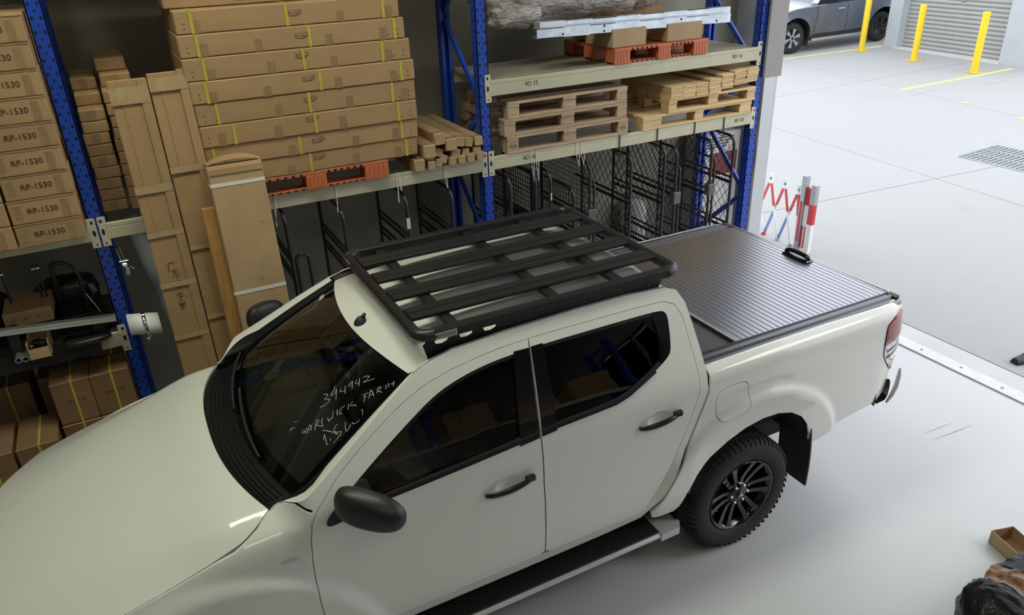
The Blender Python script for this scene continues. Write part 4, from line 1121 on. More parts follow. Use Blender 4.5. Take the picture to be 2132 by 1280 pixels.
for i in range(6):
    z0 = ZLT+.002+HB*i; x1 = xr-.362; n = 'lowest' if i == 0 else ordinal(i)+' from the bottom'
    t = carton('platform_carton', 'carton printed RP-1530 cut by the left edge, %s' % n, x1-.352, x1, y0+.004, 2.47, z0, z0+HB, group='cartons printed RP-1530')
    patch(t, x1-.085, x1-.045, y0+.004, z0+.01, z0+HB*.8, TAPE)
    text('lettering', 'RP-1530', .047, INK, t, (x1-.182, y0+.0025, z0+HB*.5))

# ---- narrow cartons stacked end-on behind the leaning cartons
for c, (x0, x1, n, h, yy) in enumerate(((-3.036, -2.885, 11, .0735, 1.98), (-2.868, -2.690, 12, .0765, 1.95))):
    for i in range(n):
        z0 = ZLT+.002+h*i; back = max(0, i-(n-3))*.16; j = random.uniform(-.006, .006)
        nn = 'lowest' if i == 0 else ordinal(i)+' from the bottom'
        t = carton('narrow_carton', 'flat narrow carton in the %s column behind the leaning cartons, %s' % (['left', 'right'][c], nn), x0+j, x1+j, yy+back+abs(j), 2.78, z0, z0+h, CARD_D, 'narrow cartons stacked end-on')
        if i % 2 == 0: patch(t, (x0+x1)/2-.03+j, (x0+x1)/2+.02+j, yy+back+abs(j), z0+.004, z0+h-.006, TAPE)

# ---- long cartons on the orange pallet
LC = [(-2.390, -.972, 3.012, 3.148), (-2.398, -.950, 2.876, 3.010), (-2.400, -.926, 2.738, 2.874), (-2.388, -.912, 2.600, 2.736), (-2.384, -.917, 2.463, 2.598), (-2.384, -.918, 2.326, 2.461), (-2.38, -.922, 2.195, 2.324), (-2.37, -.930, 2.066, 2.193)]
K = lambda u, v: (330+u/3.556, v/3.556)
SL = [[(235, 130), (945, 100), (1660, 50)], [(280, 300), (1115, 245), (1745, 200)], [(330, 470), (1070, 410), (1655, 360)], [(350, 650), (1195, 570), (1795, 505)], [(430, 810), (1115, 735), (1730, 670)], [(555, 950), (1160, 885), (1775, 810)], [(400, 1095), (1045, 1050), (1800, 950)], [(300, 1250), (1125, 1170), (1835, 1080)]]
TP = [[(270, 160), (1345, 105), (1700, 60)], [(335, 350), (735, 300), (1260, 255), (1660, 205)], [(380, 480), (830, 450), (1300, 440), (1705, 400)], [(400, 690), (805, 655), (1330, 580), (1740, 520)], [(890, 795), (1415, 740), (1820, 690)], [(465, 990), (885, 940), (1365, 880)], [(990, 1085), (1460, 1010), (1760, 985)], [(985, 1205), (1465, 1140), (1775, 1100)]]
LG = [(1005, 95), (1055, 262), (1060, 410), (1110, 578), (1120, 735), (1135, 880), (1180, 1035), (1190, 1160)]
YC = 1.68
def swoosh(t, x, y, z):
    """oval outline with a looping script mark printed on the carton"""
    mb = MB()
    def strip(pts, w):
        L, R_ = [], []
        for i, p in enumerate(pts):
            q = pts[min(i+1, len(pts)-1)]; o = pts[max(i-1, 0)]; d = Vector((q[0]-o[0], 0, q[1]-o[1])).normalized(); n_ = Vector((-d.z, 0, d.x))*w
            c = Vector((x+p[0], y-.0012, z+p[1])); L.append(c+n_); R_.append(c-n_)
        mb.grid([L, R_], smooth=False)
    strip([(.046*math.cos(a), .016*math.sin(a)+.006*math.cos(a)) for a in [math.radians(q) for q in range(200, 420, 12)]], .0016)
    strip([(-.042, .012), (0, .018), (.03, .019)], .0008)
    strip([(-.040, -.004), (-.034, .008), (-.026, .004), (-.034, -.006), (-.024, -.006), (-.014, .004), (-.014, -.007), (-.004, .004), (-.003, -.007), (.010, .006), (.018, .010), (.012, -.006), (.028, -.002), (.036, .006)], .0016)
    strip([(-.03, -.017), (.01, -.02), (.03, -.014)], .0008)
    obj('printed_mark', mb, INK, t)
for i, (x0, x1, z0, z1) in enumerate(LC):
    yj = [.035, .02, .01, 0, .006, 0, .012, .02][i]; yy = YC+yj
    n = 'topmost' if i == 0 else 'lowest' if i == 7 else ordinal(i)+' from the top'
    t = carton('long_carton', 'long yellow-strapped carton on the orange pallet, %s' % n, x0, x1, yy, 2.42, z0, z1, group='long cartons with yellow straps')
    for q in SL[i]:
        px = at(*K(*q), y=yy).x; w = .009
        obj('strap', MB().b2((px-w, yy-.0030, z0+.001), (px+w, yy-.0006, z1+.0008)).b2((px-w, yy-.003, z1-.001), (px+w, 2.42, z1+.0008)), STRAP_Y, t)
    for q in TP[i]:
        px = at(*K(*q), y=yy).x; h = z1-z0; patch(t, px-.024, px+.024, yy-.0002, z0+.001, z0+h*random.uniform(.5, .68), TAPE)
    p = at(*K(*LG[i]), y=yy); swoosh(t, p.x, yy, p.z)
    # punched hand holes near the ends
    for ex, s_ in ((x0, 1), (x1, -1)):
        for dx, dz in ((.05, .03), (.05, .06), (.12, .03)):
            obj('punched_hole', MB().prism([(ex+s_*dx+.006*math.cos(a), yy-.0008, z0+dz+.005*math.sin(a)) for a in [2*PI*k/8 for k in range(8)]], (0, .0006, 0)), INK_R, t)
    for q in ((x0*.6+x1*.4), (x0*.35+x1*.65)):
        obj('crease', MB().b2((q, yy-.0008, z0+.004), (q+.003, yy-.0001, z1-.004)), CARD_D, t)
t = carton('dark_carton', 'shadowed carton lying on top of the strapped long cartons', -2.42, -1.1, 1.86, 2.45, 3.150, 3.36, CARD_D)
patch(t, -2.0, -1.9, 1.86, 3.17, 3.3, TAPE)

# ---- plastic pallets
def plastic_pallet(label, x0, x1, y0, y1, z0, h):
    t = thing('plastic_pallet', label, 'pallet', ((x0+x1)/2, (y0+y1)/2, z0), group='orange plastic pallets')
    L = x1-x0; bw = [L*.16, L*.13, L*.16]; xs = [x0+bw[0]/2, (x0+x1)/2+.02, x1-bw[2]/2]; ys = [y0+.07, (y0+y1)/2, y1-.07]
    obj('deck', MB().b2((x0, y0, z0+h-.026), (x1, y1, z0+h-.0005), ch=.003), ORANGE, t)
    for i, x in enumerate(xs):
        for y in ys:
            b = obj('block', MB().b2((x-bw[i]/2, y-.07, z0), (x+bw[i]/2, y+.07, z0+h-.026), ch=.004), ORANGE, t)
            if y == ys[0]:
                for k in range(1, 5):
                    xx = x-bw[i]/2+bw[i]*k/5; obj('rib', MB().b2((xx-.003, y-.0735, z0+.004), (xx+.003, y-.069, z0+h-.03)), ORANGE, b)
    for y in ys: obj('runner', MB().b2((x0, y-.05, z0), (x1, y+.05, z0+.016), ch=.002), ORANGE, t)
    gapx = [(xs[0]+bw[0]/2, xs[1]-bw[1]/2), (xs[1]+bw[1]/2, xs[2]-bw[2]/2)]
    for a, b in gapx:
        for k in range(6):
            xx = a+(b-a)*(k+.5)/6
            obj('deck_slot', MB().b2((xx-.012, y0-.0012, z0+h-.024), (xx+.006, y0+.002, z0+h-.008)), HOLE, t)
            obj('deck_slot', MB().b2((xx-.008, y0-.0012, z0+.006), (xx+.008, y0+.004, z0+.017)), HOLE, t)
    return t
plastic_pallet('orange plastic pallet carrying the long strapped cartons', -2.26, -1.165, 1.70, 2.50, ZLT+.001, .128)
plastic_pallet('orange plastic pallet on the top shelf under two cartons', .81, 1.765, 1.735, 2.52, ZUT+.001, .125)

# ---- bundle of long square cartons lying end-on
EN = [(-.843, 2.078, .115, 0, .0), (-.736, 2.150, .105, -.03, .03), (-.640, 2.098, .105, 0, .02), (-.556, 2.106, .085, .25, .03), (-.470, 2.088, .082, .35, .05), (-.385, 2.088, .078, 0, .04),
      (-.826, 2.000, .075, .6, .06), (-.737, 2.043, .075, .5, .06), (-.705, 1.992, .075, .62, .05), (-.600, 2.020, .088, .35, .04), (-.505, 2.014, .072, .15, .05), (-.398, 2.010, .078, -.05, .05),
      (-.938, 1.988, .10, .05, .0), (-.832, 1.972, .070, .1, .0), (-.752, 1.972, .066, .2, .04), (-.632, 1.972, .070, .12, .03), (-.550, 1.972, .072, .05, .03), (-.468, 1.974, .076, .05, .03), (-.380, 1.974, .074, 0, .03)]
CARD_L = pm('cardboard_light', (.43, .29, .155), .7, var=.12, scale=5, rnd=.08)
for i, (x, z, w, a, dy) in enumerate(EN):
    x = -.95+(x+.95)*.91; ex = x; L = .95; w *= .86; a *= .7
    t = thing('square_tube_carton', 'square cardboard tube by the middle post, %s row of heap, %s from left' % ('top' if i < 6 else 'middle' if i < 12 else 'bottom', ordinal(i if i < 6 else i-6 if i < 12 else i-12)), 'carton', (x, YF-.10+dy, z), group='square cardboard tubes heaped by the middle post')
    Rm = Matrix.Rotation(math.atan2(x-ex, L), 3, 'Z') @ Matrix.Rotation(a, 3, 'Y')
    body = MB(); h = w/2
    rows = []
    for yy, s_ in ((0, .86), (.012, 1.0), (L, 1.0)):
        rows.append([Rm @ Vector((px*s_, yy, pz*s_)) for px, pz in ((-h, -h*.85), (-h*.85, -h), (h*.85, -h), (h, -h*.85), (h, h*.85), (h*.85, h), (-h*.85, h), (-h, h*.85), (-h, -h*.85))])
    body.grid(rows, smooth=False); body.add(rows[0][:8], [tuple(range(8))])
    obj('tube_body', body, CARD_L, t, world=False)
    bd = MB(); rw = []
    for yy in (.02, .075): rw.append([Rm @ Vector((px*1.02, yy, pz*1.02)) for px, pz in ((-h, -h), (h, -h), (h, h), (-h, h), (-h, -h))])
    obj('tape', bd.grid(rw, smooth=False), TAPE, t, world=False)

# ---- wooden pallets
def wood_pallet(label, x0, x1, y0, y1, z0, h, mat, boards=6, blocks=(.10, .12, .10), bottom=True, stamp=False):
    t = thing('wooden_pallet', label, 'pallet', ((x0+x1)/2, (y0+y1)/2, z0), group='wooden pallets')
    bt = .020; L = x1-x0; D = y1-y0
    xs = [x0+blocks[0]/2, (x0+x1)/2, x1-blocks[2]/2]
    zb = z0+(bt if bottom else 0); zt = z0+h-2*bt
    for k in range(boards):
        w = D/boards*.86; y = y0+w/2+(D-w)*k/(boards-1); j = random.uniform(-.004, .004)
        obj('deck_board', MB().b2((x0+j, y-w/2, z0+h-bt), (x1+j, y+w/2, z0+h-.0005), ch=.002), mat, t)
    for i, x in enumerate(xs):
        obj('stringer_board', MB().b2((x-blocks[i]/2, y0, zt), (x+blocks[i]/2, y1, zt+bt-.0005), ch=.002), mat, t)
        for y in (y0+.06, (y0+y1)/2, y1-.06): obj('block', MB().b2((x-blocks[i]/2, y-.055, zb), (x+blocks[i]/2, y+.055, zt), ch=.003), mat, t)
    if bottom:
        for y in (y0+.05, (y0+y1)/2, y1-.05): obj('bottom_board', MB().b2((x0, y-.05, z0), (x1, y+.05, z0+bt), ch=.002), mat, t)
    if stamp:
        for x in (xs[0], xs[2]):
            mb = MB(); c = Vector((x, y0+.0035, (zb+zt)/2)); rw = []
            for r in (.028, .025): rw.append([c+Vector((r*1.2*math.cos(a), 0, r*.75*math.sin(a))) for a in [2*PI*k/20 for k in range(21)]])
            mb.grid(rw); obj('burnt_stamp', mb, INK_R, t)
            text('burnt_stamp', 'EUR', .024, INK_R, t, (c.x, c.y-.001, c.z))
    return t
wood_pallet('weathered wooden pallet with burnt oval stamps, lowest of three by the middle post', -.175, .968, YF-.02, 2.55, ZLT+.001, .135, WOOD, stamp=True)
wood_pallet('weathered wooden pallet, middle of the three stacked by the middle post', -.195, .955, YF-.015, 2.56, ZLT+.137, .128, WOOD)
wood_pallet('weathered wooden pallet, topmost of the three stacked by the middle post', -.15, .962, YF+.0, 2.58, ZLT+.266, .128, WOOD)
wood_pallet('pale wooden pallet standing lowest beside the doorway post', 1.12, 2.335, YF-.02, 2.50, ZLT+.001, .118, WOOD_N, blocks=(.20, .10, .14))
wood_pallet('pale wooden pallet loaded with loose pine boards', 1.375, 2.352, YF-.035, 2.52, ZLT+.120, .118, WOOD_N, blocks=(.09, .11, .10), boards=5)
zb0 = ZLT+.239; xb = 1.372; wd = .137; k = 0
board0 = MB().b2((-wd/2+.002, 0, 0), (wd/2-.002, .74, .0185), ch=.0015).mesh('pine_board', WOOD_N)
tops = [5, 5, 5, 6, 6, 6, 6]
for c in range(7):
    tilt = [0, 0, 0, 0, .02, .10, .13][c]; bx_ = xb+wd*(c+.5)+.003*c
    for i in range(tops[c]):
        o = bpy.data.objects.new('loose_board', board0); COL.objects.link(o)
        o.location = (bx_+random.uniform(-.004, .004), YF-.05+random.uniform(-.008, .01), zb0+.0205*i+(0.006*c if c > 3 else 0)+(.012 if tilt > .05 else 0))
        o.rotation_euler = (0, -tilt*(.3+.7*i/5), random.uniform(-.006, .006))
        tag(o, 'loose pine board on the pallet, %s column from the left, %s from the bottom' % (ordinal(c), ordinal(i)), 'board', 'loose pine boards stacked on the pallet')

# ---- top shelf: cartons, steel channels, wrapped bundle
zt = ZUT+.1265
carton('plain_carton', 'plain brown carton on the left of the upper orange pallet', .795, 1.125, 1.75, 2.15, zt, zt+.145, CARD_L)
carton('plain_carton', 'plain brown carton on the right of the upper orange pallet', 1.335, 1.70, 1.75, 2.15, zt, zt+.145, CARD_L)
def channel(name, label, p0, p1, w, h, th=.005, holes=0):
    p0, p1 = Vector(p0), Vector(p1); t = thing(name, label, 'steel channel', tuple(p0), group='galvanised steel channels')
    d = (p1-p0); L = d.length; d.normalize(); u = Vector((0, 0, 1)); u = (u-d*u.dot(d)).normalized(); s_ = d.cross(u)     # s_ points to the viewer
    def P(a, b, c): return p0+d*a+s_*b+u*c
    mb = MB()
    def slab(b0, b1, c0, c1, mb=mb, a0=0, a1=L):
        mb.add([P(a, b, c) for a in (a0, a1) for b in (b0, b1) for c in (c0, c1)], [(0, 1, 3, 2), (4, 6, 7, 5), (0, 4, 5, 1), (2, 3, 7, 6), (0, 2, 6, 4), (1, 5, 7, 3)])
    slab(-th, 0, 0, h); slab(-w, 0, h-th, h); slab(-w, 0, 0, th); slab(-w, -w+th, h-.02, h); slab(-w, -w+th, 0, .02)
    obj('channel_body', mb, STEEL, t)
    for k in range(holes):
        for q in (.25, .78) if k % 2 else (.30,):
            a = L*(k+.6)/holes; c = P(a, .0012, h*q)
            obj('bolt_hole', MB().prism([c+d*(.009*math.cos(x))+u*(.009*math.sin(x)) for x in [2*PI*i/12 for i in range(12)]], s_*-.001), HOLE, t)
    return t, P, L
zc = zt+.147
t, P, L = channel('steel_channel', 'galvanised steel channel with bolt holes, front one on the cartons', at(1118, 82, y=1.762), at(1520, 46, y=1.762), .075, .072, holes=5)
t2, P2, L2 = channel('steel_channel', 'galvanised steel channel lying behind the front one under the wrapped bundle', at(1125, 66, y=1.85), at(1520, 29, y=1.85), .075, .062)
obj('joint_sleeve', MB().add([P2(a, b, c) for a in (-.01, .22) for b in (-.08, .012) for c in (-.004, .068)], [(0, 1, 3, 2), (4, 6, 7, 5), (0, 4, 5, 1), (2, 3, 7, 6), (0, 2, 6, 4), (1, 5, 7, 3)]), pm('zinc_sleeve', (.60, .62, .63), .3, metal=.6), t2)
# bundle in clear stretch film
def film_material():
    m = bpy.data.materials.new('stretch_film'); m.use_nodes = True; n = m.node_tree.nodes; l = m.node_tree.links; b = n['Principled BSDF']
    tc = n.new('ShaderNodeTexCoord'); mp = n.new('ShaderNodeMapping'); mp.inputs['Scale'].default_value = (3, 7, 10); mp.inputs['Rotation'].default_value = (0, .6, .3)
    l.new(tc.outputs['Object'], mp.inputs['Vector']); nz = n.new('ShaderNodeTexNoise'); nz.inputs['Scale'].default_value = 2.5; nz.inputs['Detail'].default_value = 8; nz.inputs['Distortion'].default_value = 1.5
    l.new(mp.outputs['Vector'], nz.inputs['Vector']); r = n.new('ShaderNodeValToRGB'); l.new(nz.outputs['Fac'], r.inputs['Fac'])
    e = r.color_ramp.elements; e[0].position = .3; e[0].color = (.20, .16, .135, 1); e[1].position = .72; e[1].color = (.74, .70, .67, 1)
    l.new(r.outputs['Color'], b.inputs['Base Color']); b.inputs['Roughness'].default_value = .18; b.inputs['Coat Weight'].default_value = .6
    bp = n.new('ShaderNodeBump'); bp.inputs['Strength'].default_value = .9; bp.inputs['Distance'].default_value = .03; l.new(nz.outputs['Fac'], bp.inputs['Height']); l.new(bp.outputs['Normal'], b.inputs['Normal'])
    return m
FILM = film_material()
from mathutils import noise as mnoise
def lumpy(c, r, seed, amp=.12, nu=28, nv=40, freq=5.):
    rows = []
    for i in range(nu+1):
        th_ = -PI/2+PI*i/nu; row = []
        for k in range(nv+1):
            ph = 2*PI*(k % nv)/nv; sg = lambda v, e: math.copysign(abs(v)**e, v)
            d = Vector((sg(math.sin(th_), .6), sg(math.cos(th_), .7)*sg(math.cos(ph), .75), sg(math.cos(th_), .7)*sg(math.sin(ph), .75)))
            f = 1+amp*mnoise.noise(Vector((d.x*freq*r[0]/r[1]*.35+seed, d.y*freq*.4, d.z*freq*.4)))+.35*amp*mnoise.noise(d*9+Vector((seed, 0, 3)))
            row.append(Vector(c)+Vector((d.x*r[0]*f, d.y*r[1]*f, d.z*r[2]*f)))
        rows.append(row)
    return MB().grid(rows)
wb = thing('wrapped_bundle', 'bundle wrapped in clear stretch film lying behind the steel channels', 'bundle', (.75, 2.10, zc))
obj('film_wrap', lumpy((.72, 2.24, 3.10), (.82, .27, .28), 3.1, .16), FILM, wb)
obj('film_tail', lumpy((.10, 2.08, 2.92), (.22, .10, .10), 8.2, .25, 14, 20), FILM, wb)
obj('bundle_support', MB().b2((.86, 2.17, ZUT+.14), (1.6, 2.45, 2.88)), CARD_D, wb)

# ---- cartons leaning in front of the racking
def leaning(name, label, pts, y0, k, depth, mat, cat='carton', group=None, zbot=0.0):
    """front face through four pixels (top left, top right, bottom right, bottom left) on the plane y = y0 + k z, extended to the floor"""
    def hit(u, v):
        r = ray(u, v); s_ = (y0+k*CP.z-CP.y)/(r.y-k*r.z); return CP+r*s_
    TLp, TRp, BRp, BLp = [hit(*q) for q in pts]
    zt_ = (TLp.z+TRp.z)/2; xl = TLp.x; xr_ = TRp.x
    sl = ((BLp.x+BRp.x)/2-(xl+xr_)/2)/((TLp.z+TRp.z)/2-(BLp.z+BRp.z)/2)
    w = ((xr_-xl)+(BRp.x-BLp.x))/2; cx = (xl+xr_)/2+sl*zt_
    up_ = Vector((-sl, k, 1)).normalized(); x_ = Vector((1, 0, 0)); x_ = (x_-up_*x_.dot(up_)).normalized(); n_ = x_.cross(up_)        # n_ faces the camera
    if n_.y > 0: n_ = -n_
    base = Vector((cx, y0, 0)); Lh = zt_/up_.z
    t = thing(name, label, cat, tuple(base), group=group)
    M_ = Matrix((x_, -n_, up_)).transposed()
    t.rotation_euler = M_.to_euler()
    lift = depth*abs(M_[2][1])+w/2*abs(M_[2][0])
    obj('box_body', MB().b2((-w/2, 0, lift), (w/2, depth, Lh), ch=.006), mat, t, world=False)
    return t, w, Lh
t, w, L = leaning('tall_carton', 'tall taped carton with handwritten characters leaning on the rack, leftmost', [(224, 168), (298, 163), (452, 735), (376, 768)], 1.36, .124, .10, CARD)
def local(t, name, a, b, mat, ch=0): return obj(name, MB().b2(a, b, ch=ch), mat, t, world=False)
local(t, 'flap', (-w*.22, -.004, .3), (-w*.19, 0, L), CARD_D); local(t, 'side_flap', (w*.26, -.010, .2), (w*.5, 0, L-.01), CARD)
for f_, h_ in ((.985, .10), (.775, .05), (.67, .035), (.55, .035), (.42, .03)): local(t, 'clear_tape', (-w*.5, -.0125, L*f_-h_), (w*.5, -.0105, L*f_), TAPE_CLR)
# handwriting: place-name characters, brush strokes down the carton
HZ = {'guang': [[(0, 1), (.12, .9)], [(-.4, .8), (.5, .84)], [(-.38, .8), (-.4, .2), (-.6, -.3)]],
      'dong': [[(-.4, .85), (.4, .9)], [(-.05, 1), (-.3, .5), (.35, .55)], [(0, .75), (.02, 0), (-.12, .08)], [(-.25, .35), (-.4, .1)], [(.25, .35), (.42, .12)]],
      'sheng': [[(0, 1), (0, .7)], [(-.3, .9), (-.4, .7)], [(.3, .95), (.1, .7), (-.45, .45)], [(-.25, .5), (-.25, 0), (.3, 0), (.3, .5), (-.25, .5)], [(-.25, .33), (.3, .33)], [(-.25, .16), (.3, .16)]],
      'zhong': [[(-.4, .75), (-.4, .35), (.4, .35), (.4, .75), (-.4, .75)], [(0, 1), (0, 0)]],
      'shan': [[(0, 1), (0, .1)], [(-.4, .6), (-.4, .1), (.4, .1), (.4, .6)]],
      'shi': [[(0, 1), (.08, .88)], [(-.45, .8), (.45, .82)], [(-.3, .55), (-.3, .15)], [(-.3, .55), (.32, .57), (.32, .2)], [(0, .8), (0, 0)]]}
wr_ = MB()
for nm, (u, v), sz in (('guang', (357, 553), .055), ('dong', (366, 570), .06), ('sheng', (372, 590), .055), ('zhong', (375, 615), .05), ('shan', (378, 627), .045), ('shi', (381, 638), .05)):
    r = ray(u, v); s_ = (1.36+.124*CP.z-CP.y)/(r.y-.124*r.z); p = CP+r*s_
    q = t.rotation_euler.to_matrix().inverted() @ (p-Vector(t.location))
    for st_ in HZ[nm]:
        P = [Vector((q.x+a*sz*.9, -.0016, q.z+(b-.5)*sz)) for a, b in st_]; L_, R_ = [], []
        for i, p_ in enumerate(P):
            d = (P[min(i+1, len(P)-1)]-P[max(i-1, 0)]).normalized(); n_ = Vector((-d.z, 0, d.x))*.0022; L_.append(p_+n_); R_.append(p_-n_)
        wr_.grid([L_, R_], smooth=False)
obj('handwriting', wr_, INK, t, world=False)['kind'] = 'stuff'
t, w, L = leaning('tall_carton', 'tall taped carton leaning on the rack, second from the left', [(306, 152), (381, 147), (508, 660), (436, 690)], 1.37, .122, .10, CARD)
local(t, 'flap', (-w*.22, -.004, .3), (-w*.19, 0, L), CARD_D); local(t, 'side_flap', (w*.27, -.012, .2), (w*.5, 0, L+.01), CARD)
for f_, h_ in ((.99, .08), (.80, .04), (.62, .03), (.45, .03)): local(t, 'clear_tape', (-w*.5, -.0145, L*f_-h_), (w*.5, -.0125, L*f_), TAPE_CLR)
t, w, L = leaning('strapped_carton', 'broad leaning carton with two white straps and crushed flaps on top', [(432, 352), (541, 330), (607, 640), (500, 668)], 1.17, .14, .14, CARD_L)
for p_, q_ in (((444, 388), (548, 374)), ((500, 610), (604, 600))):
    r = ray(*p_); s_ = (1.17+.14*CP.z-CP.y)/(r.y-.14*r.z); z1 = (t.rotation_euler.to_matrix().inverted() @ (CP+r*s_-Vector(t.location))).z
    local(t, 'strap', (-w/2-.002, -.003, z1-.011), (w/2+.002, (.143), z1+.011), STRAP_W)
rows = []
for i in range(9):
    a = i/8; rows.append([Vector((-w/2+w*a, yy, L+.004+zz*math.sin(PI*min(1, max(0, a*.95+.02)))**.6)) for yy, zz in ((-.004, .028), (.06, .055), (.10, .05), (.142, .03))])
obj('crushed_flap', MB().grid(rows), CARD, t, world=False)
rows = [[Vector((-w/2+w*a, yy, L+zz+.002)) for yy, zz in ((-.008, -.055), (-.010, -.02), (-.003, .004))] for a in [i/6 for i in range(7)]]
obj('front_flap', MB().grid(rows, smooth=False), CARD_D, t, world=False)
for (u, v) in ((545, 578), (548, 460)):
    r = ray(u, v); s_ = (1.17+.14*CP.z-CP.y)/(r.y-.14*r.z); q = t.rotation_euler.to_matrix().inverted() @ (CP+r*s_-Vector(t.location))
    local(t, 'tear', (q.x-.02, -.0015, q.z-.004), (q.x+.015, 0, q.z+.005), CARD_D)
t, w, L = leaning('wood_plank', 'orange-brown timber plank leaning between two tall cartons', [(418, 434), (449, 431), (512, 715), (486, 730)], 1.225, .134, .032, WOOD_P, 'plank')
# ================================================================== black tube and mesh frames hung under the shelves
def hung_frame(x, ztop, y1, kind, label, y0=YF-.03, cross=(.32, .72), zb=.0, clamp=False, rad=.085, tw=.0):
    t = thing('mesh_frame', label, 'mesh frame', (x, (y0+y1)/2, zb), group='black frames hung under the shelf')
    R_ = .0135
    P = [Vector((x, y0, zb)), Vector((x, y0, ztop-rad))]+arc((x, y0+rad, ztop-rad), rad, PI, PI/2, 6, (0, 1, 0))[1:]+[Vector((x, y1, ztop)), Vector((x, y1, zb))]
    for p in P: p.x += tw*(p.y-y0)
    obj('tube_frame', MB().tube(P, R_, 8), BLACK_TUBE, t)
    H = ztop-zb
    for c in cross:
        z = ztop-H*c; obj('cross_tube', MB().tube([(x, y0, z), (x+tw*(y1-y0), y1, z)], .011, 8), BLACK_TUBE, t)
        obj('flat_bar', MB().bar((x, y0+.01, z-.05), (x+tw*(y1-y0), y1, z-.05), .006, .028), BLACK_PC, t)
    obj('bottom_tube', MB().tube([(x, y0, zb+.012), (x+tw*(y1-y0), y1, zb+.012)], .011, 8), BLACK_TUBE, t)
    mb = MB(); w = .0028
    if kind == 'square':
        s_ = .042; y = y0+s_
        while y < y1-.01: mb.tube([(x+tw*(y-y0), y, zb), (x+tw*(y-y0), y, ztop)], w, 4, caps=False); y += s_
        z = zb+s_
        while z < ztop-.01: mb.tube([(x, y0, z), (x+tw*(y1-y0), y1, z)], w, 4, caps=False); z += s_
    elif kind == 'diamond':
        s_ = .085; W_ = y1-y0; sl = 1.25
        for sg in (1, -1):
            c = -W_*sl
            while c < H:
                # line z = zb + c + sl*(y-y0) (or mirrored)
                a, b = max(0., -c/sl), min(W_, (H-c)/sl)
                if b > a:
                    ya, yb = (y0+a, y0+b) if sg > 0 else (y1-a, y1-b)
                    mb.tube([(x+tw*(ya-y0), ya, zb+c+sl*a), (x+tw*(yb-y0), yb, zb+c+sl*b)], w*1.15, 4, caps=False)
                c += s_*1.25
    if kind != 'open':
        m = obj('wire_mesh', mb, BLACK_PC, t); m['kind'] = 'stuff'
    if clamp:
        z = ztop-.42; obj('clamp_box', MB().b2((x-.03, y0-.03, z-.09), (x+.05, y0+.04, z+.02), ch=.006), pm('dark_grey_steel', (.10, .105, .11), .45, metal=.3), t)
        obj('handle_tube', MB().tube([(x+.045, y0, zb), (x+.045, y0, ztop-.22)]+arc((x+.045, y0+.05, ztop-.22), .05, PI, PI/2, 5, (0, 1, 0))[1:]+[(x+.045, y0+.30, ztop-.17)], .011, 8), BLACK_TUBE, t)
    return t
GL = [(2.16, 1.745, 2.44, 'diamond', False), (1.90, 1.745, 2.46, 'diamond', True), (1.50, 1.735, 2.48, 'diamond', True), (1.365, 1.76, 2.50, 'diamond', False), (1.005, 1.745, 2.52, 'diamond', False),
      (.585, 1.745, 2.55, 'square', True), (.425, 1.55, 2.45, 'square', False), (.20, 1.735, 2.55, 'square', False), (.06, 1.74, 2.52, 'square', False), (-.17, 1.74, 2.50, 'square', False)]
for i, (x, zt_, y1, kd, cl) in enumerate(GL):
    hung_frame(x, zt_, y1, kd, 'black %s-mesh tube frame under the wooden pallets, %s from the doorway post' % (kd, ordinal(i)), cross=(.26, .52, .78) if i % 2 else (.22, .48, .74), clamp=cl, tw=random.uniform(-.03, .03))
GL2 = [(-.68, 1.74, 2.5, 'square'), (-1.05, 1.76, 2.45, 'open'), (-1.54, 1.74, 2.45, 'open'), (-1.95, 1.79, 2.45, 'open')]
for i, (x, zt_, y1, kd) in enumerate(GL2):
    hung_frame(x, zt_, y1, kd, 'black %s frame under the orange pallet beam, %s from the middle blue post' % ('tube and mesh' if kd != 'open' else 'open tube', ordinal(i)), cross=(.18, .26, .5, .75))
t = thing('bent_handle', 'black bent tube handle beside the broad strapped carton', 'tube', (-1.92, 1.66, .1))
obj('tube_bend', MB().tube([(-1.93, 1.66, .1), (-1.93, 1.66, 1.46)]+arc((-1.885, 1.66, 1.46), .045, PI, 0, 8)[1:]+[(-1.84, 1.66, .1)], .013, 8), BLACK_TUBE, t)
p = at(851, 465, y=YF-.05)
solo('paper_tag', MB().b2((p.x-.014, YF-.050, p.z-.045), (p.x+.014, YF-.046, p.z+.04)), pm('tag_paper', (.62, .58, .48), .7), 'pale paper tag hanging on a black tube under the shelf', 'tag')
p = at(1137, 412, y=YF-.05)
solo('paper_tag', MB().b2((.194, YF-.046, p.z-.03), (.206, YF-.042, p.z+.03)), MATS['tag_paper'], 'small white tag on a mesh frame behind the roof platform', 'tag')
# things standing behind the frames
t = thing('white_drum', 'white plastic drum half hidden behind the diamond mesh frames', 'drum', (1.75, 2.68, 0))
obj('drum_body', MB().lathe([(0, 0), (.13, 0), (.135, .02), (.13, .3), (.137, .32), (.13, .6), (.134, .88), (.12, .92), (0, .93)], 24, 'z', (1.75, 2.68, 0)), WHITE_PL, t)
t = thing('red_white_carton', 'white carton with red print standing behind the mesh by the doorway wall', 'carton', (2.72, 2.62, 0))
obj('box_body', MB().b2((2.47, 2.51, 0), (2.98, 2.80, 1.55), ch=.005), pm('white_card', (.50, .47, .45), .7, var=.08), t)
obj('red_print', MB().b2((2.62, 2.5085, 1.10), (2.95, 2.51, 1.34)), pm('red_print', (.16, .02, .02), .6), t)
for k in range(4): obj('print_line', MB().b2((2.50, 2.5085, 1.40+.03*k), (2.80+.03*k, 2.51, 1.412+.03*k)), INK, t)
